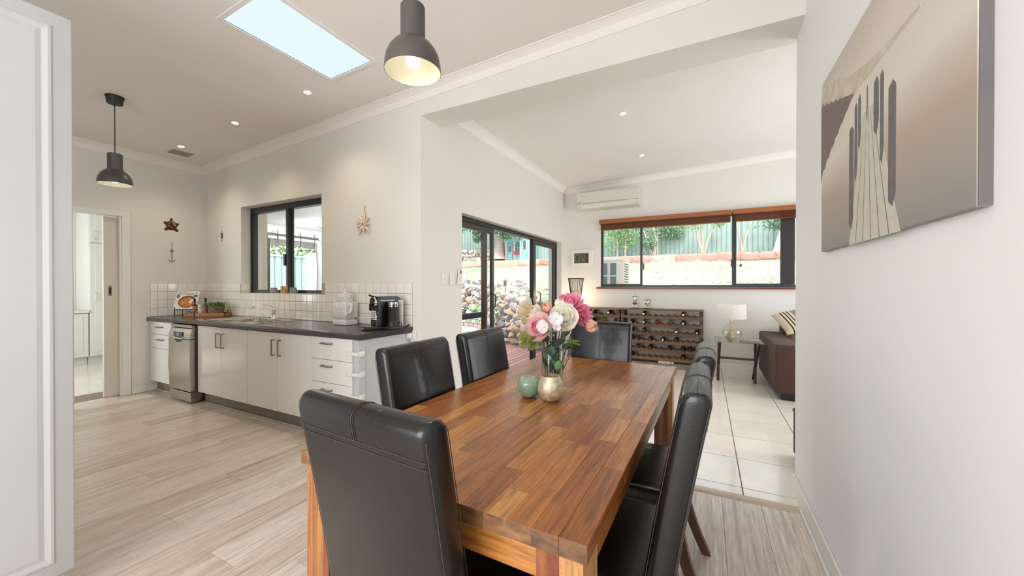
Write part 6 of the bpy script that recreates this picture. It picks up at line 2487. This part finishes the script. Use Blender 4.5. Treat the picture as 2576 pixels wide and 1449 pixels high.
# playhouse
ph = thing('playhouse', 'turquoise child playhouse with white corners and red door trim', 'playhouse', (-8.9, 18.0, 2.75))
teal = pm('turquoise_board', (134, 196, 200), .6, var=.03)
red = pm('red_trim', (206, 52, 66), .5, var=.04)
wpaint = pm('white_board_paint', (232, 232, 228), .5, var=.02)
dgreen = pm('dark_green_pane', (60, 110, 100), .3, var=.2)
hx0, hx1, hy, hz = -9.50, -8.05, 17.85, 2.58
obj('wall_boards', MB().box(hx0, hx1 - .45, hy, hy + .8, hz, hz + 1.05).box(hx1 - .5, hx1, hy - .2, hy + .8, hz, hz + 1.15), teal, ph, False)
obj('gable', MB().prism([(hx1 - .55, hz + 1.1), (hx1 + .05, hz + 1.1), (hx1 - .25, hz + 1.5)], 'y', hy - .22, hy + .8), teal, ph, False)
obj('roof', MB().prism([(hy - .12, hz + 1.02), (hy - .12, hz + 1.07), (hy + .4, hz + 1.5), (hy + .9, hz + 1.07), (hy + .9, hz + 1.02), (hy + .4, hz + 1.44)], 'x', hx0 - .1, hx1 - .3), teal, ph, False)
b = MB()
for (a_, b_, c_, d_) in ((hx1 - .58, hz + 1.09, hx1 - .25, hz + 1.53), (hx1 - .25, hz + 1.53, hx1 + .08, hz + 1.09)):
    b.tube([(a_, hy - .23, b_), (c_, hy - .23, d_)], .03, 6)
b.tube([(hx0 - .1, hy + .4, hz + 1.5), (hx1 - .3, hy + .4, hz + 1.5)], .03, 6)
obj('roof_edge', b, red, ph)
b = MB()
for x in (hx0 - .02, hx0 + .46, hx1 - .53, hx1 - .02):
    yy = hy if x < hx1 - .6 else hy - .2
    b.box(x, x + .06, yy - .02, yy + .02, hz, hz + 1.05)
b.box(hx0, hx1, hy - .205, hy - .15, hz - .03, hz + .03)
obj('corner_board', b, wpaint, ph, False)
d_ = obj('door', MB().box(hx0 + .08, hx0 + .42, hy - .03, hy, hz + .04, hz + .9), teal, ph, False)
b = MB()
b.box(hx0 + .06, hx0 + .09, hy - .05, hy - .02, hz + .03, hz + .85).box(hx0 + .41, hx0 + .44, hy - .05, hy - .02, hz + .03, hz + .85).box(hx0 + .06, hx0 + .44, hy - .05, hy - .02, hz + .03, hz + .06).box(hx0 + .12, hx0 + .38, hy - .05, hy - .02, hz + .9, hz + .93)
b.tube([(hx0 + .075, hy - .035, hz + .84), (hx0 + .13, hy - .035, hz + .915)], .015, 6).tube([(hx0 + .425, hy - .035, hz + .84), (hx0 + .37, hy - .035, hz + .915)], .015, 6)
obj('door_trim', b, red, d_, False)
obj('letter_slot', MB().box(hx0 + .2, hx0 + .3, hy - .045, hy - .03, hz + .40, hz + .43), red, d_, False)


def arch(x, y, z, w, h, mat, parent, nm, d=.02):
    poly = [(x - w / 2, z), (x + w / 2, z), (x + w / 2, z + h - w / 2)] + [(x + w / 2 * math.cos(PI * k / 8), z + h - w / 2 + w / 2 * math.sin(PI * k / 8)) for k in range(1, 8)] + [(x - w / 2, z + h - w / 2)]
    return obj(nm, MB().prism(poly, 'y', y - d, y), mat, parent, False)


arch(hx0 + .25, hy - .03, hz + .5, .17, .33, dgreen, d_, 'door_window')
wn = arch(hx0 + .70, hy, hz + .5, .30, .48, dgreen, ph, 'window')
obj('glazing_bar', MB().box(hx0 + .69, hx0 + .71, hy - .03, hy - .018, hz + .5, hz + .97).box(hx0 + .56, hx0 + .84, hy - .03, hy - .018, hz + .7, hz + .72), teal, wn, False)
obj('window_box', MB().box(hx0 + .54, hx0 + .86, hy - .14, hy - .02, hz + .36, hz + .5), red, ph, False)
w_ = arch(hx1 - .25, hy - .2, hz + .52, .24, .60, wpaint, ph, 'window')
arch(hx1 - .25, hy - .221, hz + .57, .15, .48, dgreen, w_, 'pane')

# outdoor condenser unit by the window
t = thing('outdoor_condenser', 'tall white outdoor air conditioning unit outside the living room window', 'air conditioner unit', (-2.0, 8.3, .9))
ax0, ax1, ay0, ay1, az0, az1 = -2.30, -1.475, 7.80, 8.42, .86, 1.80
az1 = 1.815
obj('casing', MB().box(ax0, ax1, ay0, ay1, az0, az1, bev=.012, seg=2), acwhite_m, t, False)
obj('lid', MB().box(ax0 - .01, ax1 + .01, ay0 - .01, ay1 + .01, az1 - .03, az1 + .01, bev=.008), acwhite_m, t, False)
grm = pm('grille_grey', (108, 118, 122), .6, var=.1)
for (xa, xb) in ((-2.26, -2.05), (-2.02, -1.80), (-1.74, -1.62)):
    for (za, zb) in ((1.50, 1.74), (1.21, 1.47), (.92, 1.18)):
        obj('grille_panel', MB().box(xa, xb, ay0 - .006, ay0 + .002, za, zb), grm, t, False)
for j in range(15):
    o = obj('louvre_slot', MB().box(ax1 - .001, ax1 + .004, ay0 + .08, ay1 - .1, az1 - .10 - .052 * j, az1 - .08 - .052 * j), mattblack_m, t, False) if j == 0 else inst(o, 'louvre_slot', (ax1 + .0015, (ay0 + ay1) / 2 - .01, az1 - .10 - .052 * j), t)

# alfresco outside the kitchen window: ceiling, beam, column, blind, wall
af = structE('ceiling_alfresco', (-5.5, 4.2, 2.5))
apm = pm('alfresco_white', (240, 240, 240), .7, var=.01)
src = None
for k in range(24):
    x = -7.9 + .2 * k
    if src is None:
        src = obj('lining_board', MB().box(x, x + .196, 2.93, 5.65, 2.5, 2.52, bev=.003), apm, af, False)
    else:
        inst(src, 'lining_board', (x + .098, 4.29, 2.5), af)
obj('roof_sheet', MB().box(-8.1, -3.05, 2.93, 5.8, 2.53, 2.6), apm, af, False)
wall('wall_alfresco_end', (-7.95, -5.62, 3.12, 3.25, -.1, 2.5), (-7.95, -7.8, 3.25, 4.42, -.1, 2.5), mat=pm('beige_render', (196, 184, 164), .8, var=.03))
t = thing('alfresco_beam', 'dark timber post and beam with black rail at the edge of the alfresco', 'post', (-3.1, 5.1, deck_z))
brm = wood('dark_stained_timber', [(0, (58, 44, 40)), (1, (78, 58, 50))], knots=0, rough=.6, dark=.8)
obj('post', MB().box(-3.16, -3.09, 5.10, 5.17, deck_z, 2.26), brm, t, False)
obj('beam', MB().box(-3.17, -3.08, 2.95, 5.2, 2.24, 2.36), brm, t, False)
obj('hand_rail', MB().box(-3.16, -3.10, 3.0, 5.10, .79, .87), mattblack_m, t, False)
t = thing('alfresco_column', 'round white column at the corner of the alfresco', 'column', (-7.8, 5.62, -.05))
obj('shaft', MB().cyl((-7.8, 5.70, -.05), (-7.8, 5.70, 2.2), .085, 24), apm, t)
obj('capital', MB().cyl((-7.8, 5.70, 2.2), (-7.8, 5.70, 2.24), .11, 24), apm, t)
tag(obj('alfresco_lintel', MB().box(-7.88, -7.72, 4.42, 5.80, 2.32, 2.5), apm, None, False), 'white lintel over the clear blind of the alfresco', 'beam')
t = thing('clear_patio_blind', 'clear roll-up patio blind with grey skirt and metal tube', 'blind', (-7.75, 5, .0))
obj('roller_tube', MB().cyl((-7.66, 4.42, 2.31), (-7.66, 5.52, 2.31), .022), pm('tube_grey', (112, 106, 100), .4, metal=.4), t)
obj('rolled_fabric', MB().cyl((-7.68, 4.44, 2.255), (-7.68, 5.50, 2.255), .035), wpaint, t)


def skf(u, v):
    y = 4.46 + 1.02 * u
    return (-7.70 + .015 * math.sin(u * 22), y, 2.23 - .13 * v - .02 * math.sin(u * 9) * v)


obj('fabric_skirt', MB().grid(skf, 40, 4), pm('grey_translucent_fabric', (138, 130, 126), .6, var=.15, scale=8), t)
for y in (4.62, 5.10, 5.42):
    obj('strap', MB().tube([(-7.66, y, 2.40), (-7.63, y, 2.33), (-7.64, y + .01, 2.2), (-7.66, y + .02, 2.12)], .008, 6), pm('tube_grey', (112, 106, 100), .4), t)
obj('side_track', MB().box(-7.74, -7.68, 4.42, 4.49, -.05, 2.28), brm, t, False)
obj('side_cord', MB().tube([(-7.7, 5.50, 2.2), (-7.68, 5.53, 1.6), (-7.7, 5.52, 1.2), (-7.69, 5.54, .4)], .012, 6), pm('cord_grey', (150, 146, 146), .6), t)
tag(obj('render_pier', MB().box(-9.6, -9.2, 6.55, 6.95, -.1, 2.15), apm, None, False), 'white rendered pier beyond the clear patio blind', 'pier')
t = thing('alfresco_downlight', 'recessed downlight in the white alfresco ceiling', 'downlight', (-6.9, 5.0, 2.49))
obj('ring', MB().lathe([(.05, .004), (.05, -.004), (.036, -.005), (.034, .004)], 24, (-6.9, 4.95, 2.498)), pm('tan_ring', (176, 150, 110), .4), t)
obj('lens', MB().lathe([(.035, -.001), (0, -.002)], 24, (-6.9, 4.95, 2.498)), down_m, t)
lamp('alfresco_fill', 'POINT', (-6.9, 4.95, 2.2), 20, (.95, .97, 1), size=.08)  # point under the downlight lens, added to brighten the ceiling lining
lamp('alfresco_fill', 'POINT', (-4.6, 4.2, 2.2), 20, (.95, .97, 1), size=.08)  # added fill with no fitting above it, brightens the alfresco ceiling
t = thing('ceiling_fan', 'ceiling fan with flat grey blades under the alfresco roof', 'ceiling fan', (-5.9, 4.55, 2.3))
obj('motor', MB().lathe([(0, 0), (.09, .01), (.1, .05), (.05, .08), (.02, .09), (.015, .22), (0, .22)], 24, (-5.55, 4.65, 2.28)), pm('fan_grey', (150, 146, 142), .4), t)
for k in range(4):
    b = MB().box(.1, .62, -.06, .06, 0, .008, bev=.003, mtx=Matrix.Translation((-5.55, 4.65, 2.31)) @ Matrix.Rotation(R(20 + 90 * k), 4, 'Z') @ Matrix.Rotation(R(8), 4, 'X'))
    obj('blade', b, MATS['fan_grey'], t, False)

# plants and pots on the paving
c = at(1170, 818, 9.6)
t = thing('white_garden_pot', 'white round pot standing on the paving outside', 'pot', (c.x, c.y, -.05))
obj('pot', MB().lathe([(0, 0), (.07, 0), (.10, .05), (.12, .13), (.115, .19), (.105, .19), (.1, .15), (0, .15)], 28, (c.x, c.y, -.05)), ceramic_m, t)


def agave(label, c, r_, n, mat, seed):
    t = thing('rosette_plant', label, 'plant', c)
    rr = random.Random(seed)
    for k in range(n):
        a = 2 * PI * k / n * 2.4
        e = .3 + .9 * (k / n)
        d = Vector((math.cos(a) * math.cos(e), math.sin(a) * math.cos(e), math.sin(e)))
        leaf_obj(Vector(c), d, r_ * rr.uniform(.8, 1.1), r_ * .1, mat, t)
    return t


agl = pm('agave_leaf', (150, 176, 124), .5, var=.15, scale=10)
agave('pale green rosette plant in front of the far rock wall', at(1190, 785, 11.0), .28, 18, agl, 2)
agave('small green tuft between the rocks near the door stile', at(1250, 748, 9.6), .2, 14, agl, 4)
agave('low green tuft at the foot of the near rock bank', at(1248, 793, 9.2), .18, 14, agl, 5)
c = at(1271, 735, 9.6)
gz = hgt(c.x, c.y)
t = thing('garden_lantern', 'grey metal garden lantern on a stake above the rock bank', 'garden light', (c.x, c.y, gz))
obj('stake', MB().cyl((c.x, c.y, gz - .1), (c.x, c.y, gz + .28), .012), steel2_m, t)
obj('lantern_head', MB().lathe([(0, .26), (.05, .26), (.045, .38), (.06, .39), (.02, .43), (0, .45)], 6, (c.x, c.y, gz)), steel2_m, t, False)
c = at(1245, 868, 8.3)
t = thing('terracotta_pot', 'small terracotta pot at the edge of the deck', 'pot', (c.x - .1, c.y, deck_z))
obj('pot', MB().lathe([(0, 0), (.05, 0), (.075, .12), (.08, .12), (.08, .15), (.065, .15), (.06, .1), (0, .1)], 20, (c.x - .1, c.y, deck_z)), pm('terracotta', (190, 140, 110), .8, var=.1), t)
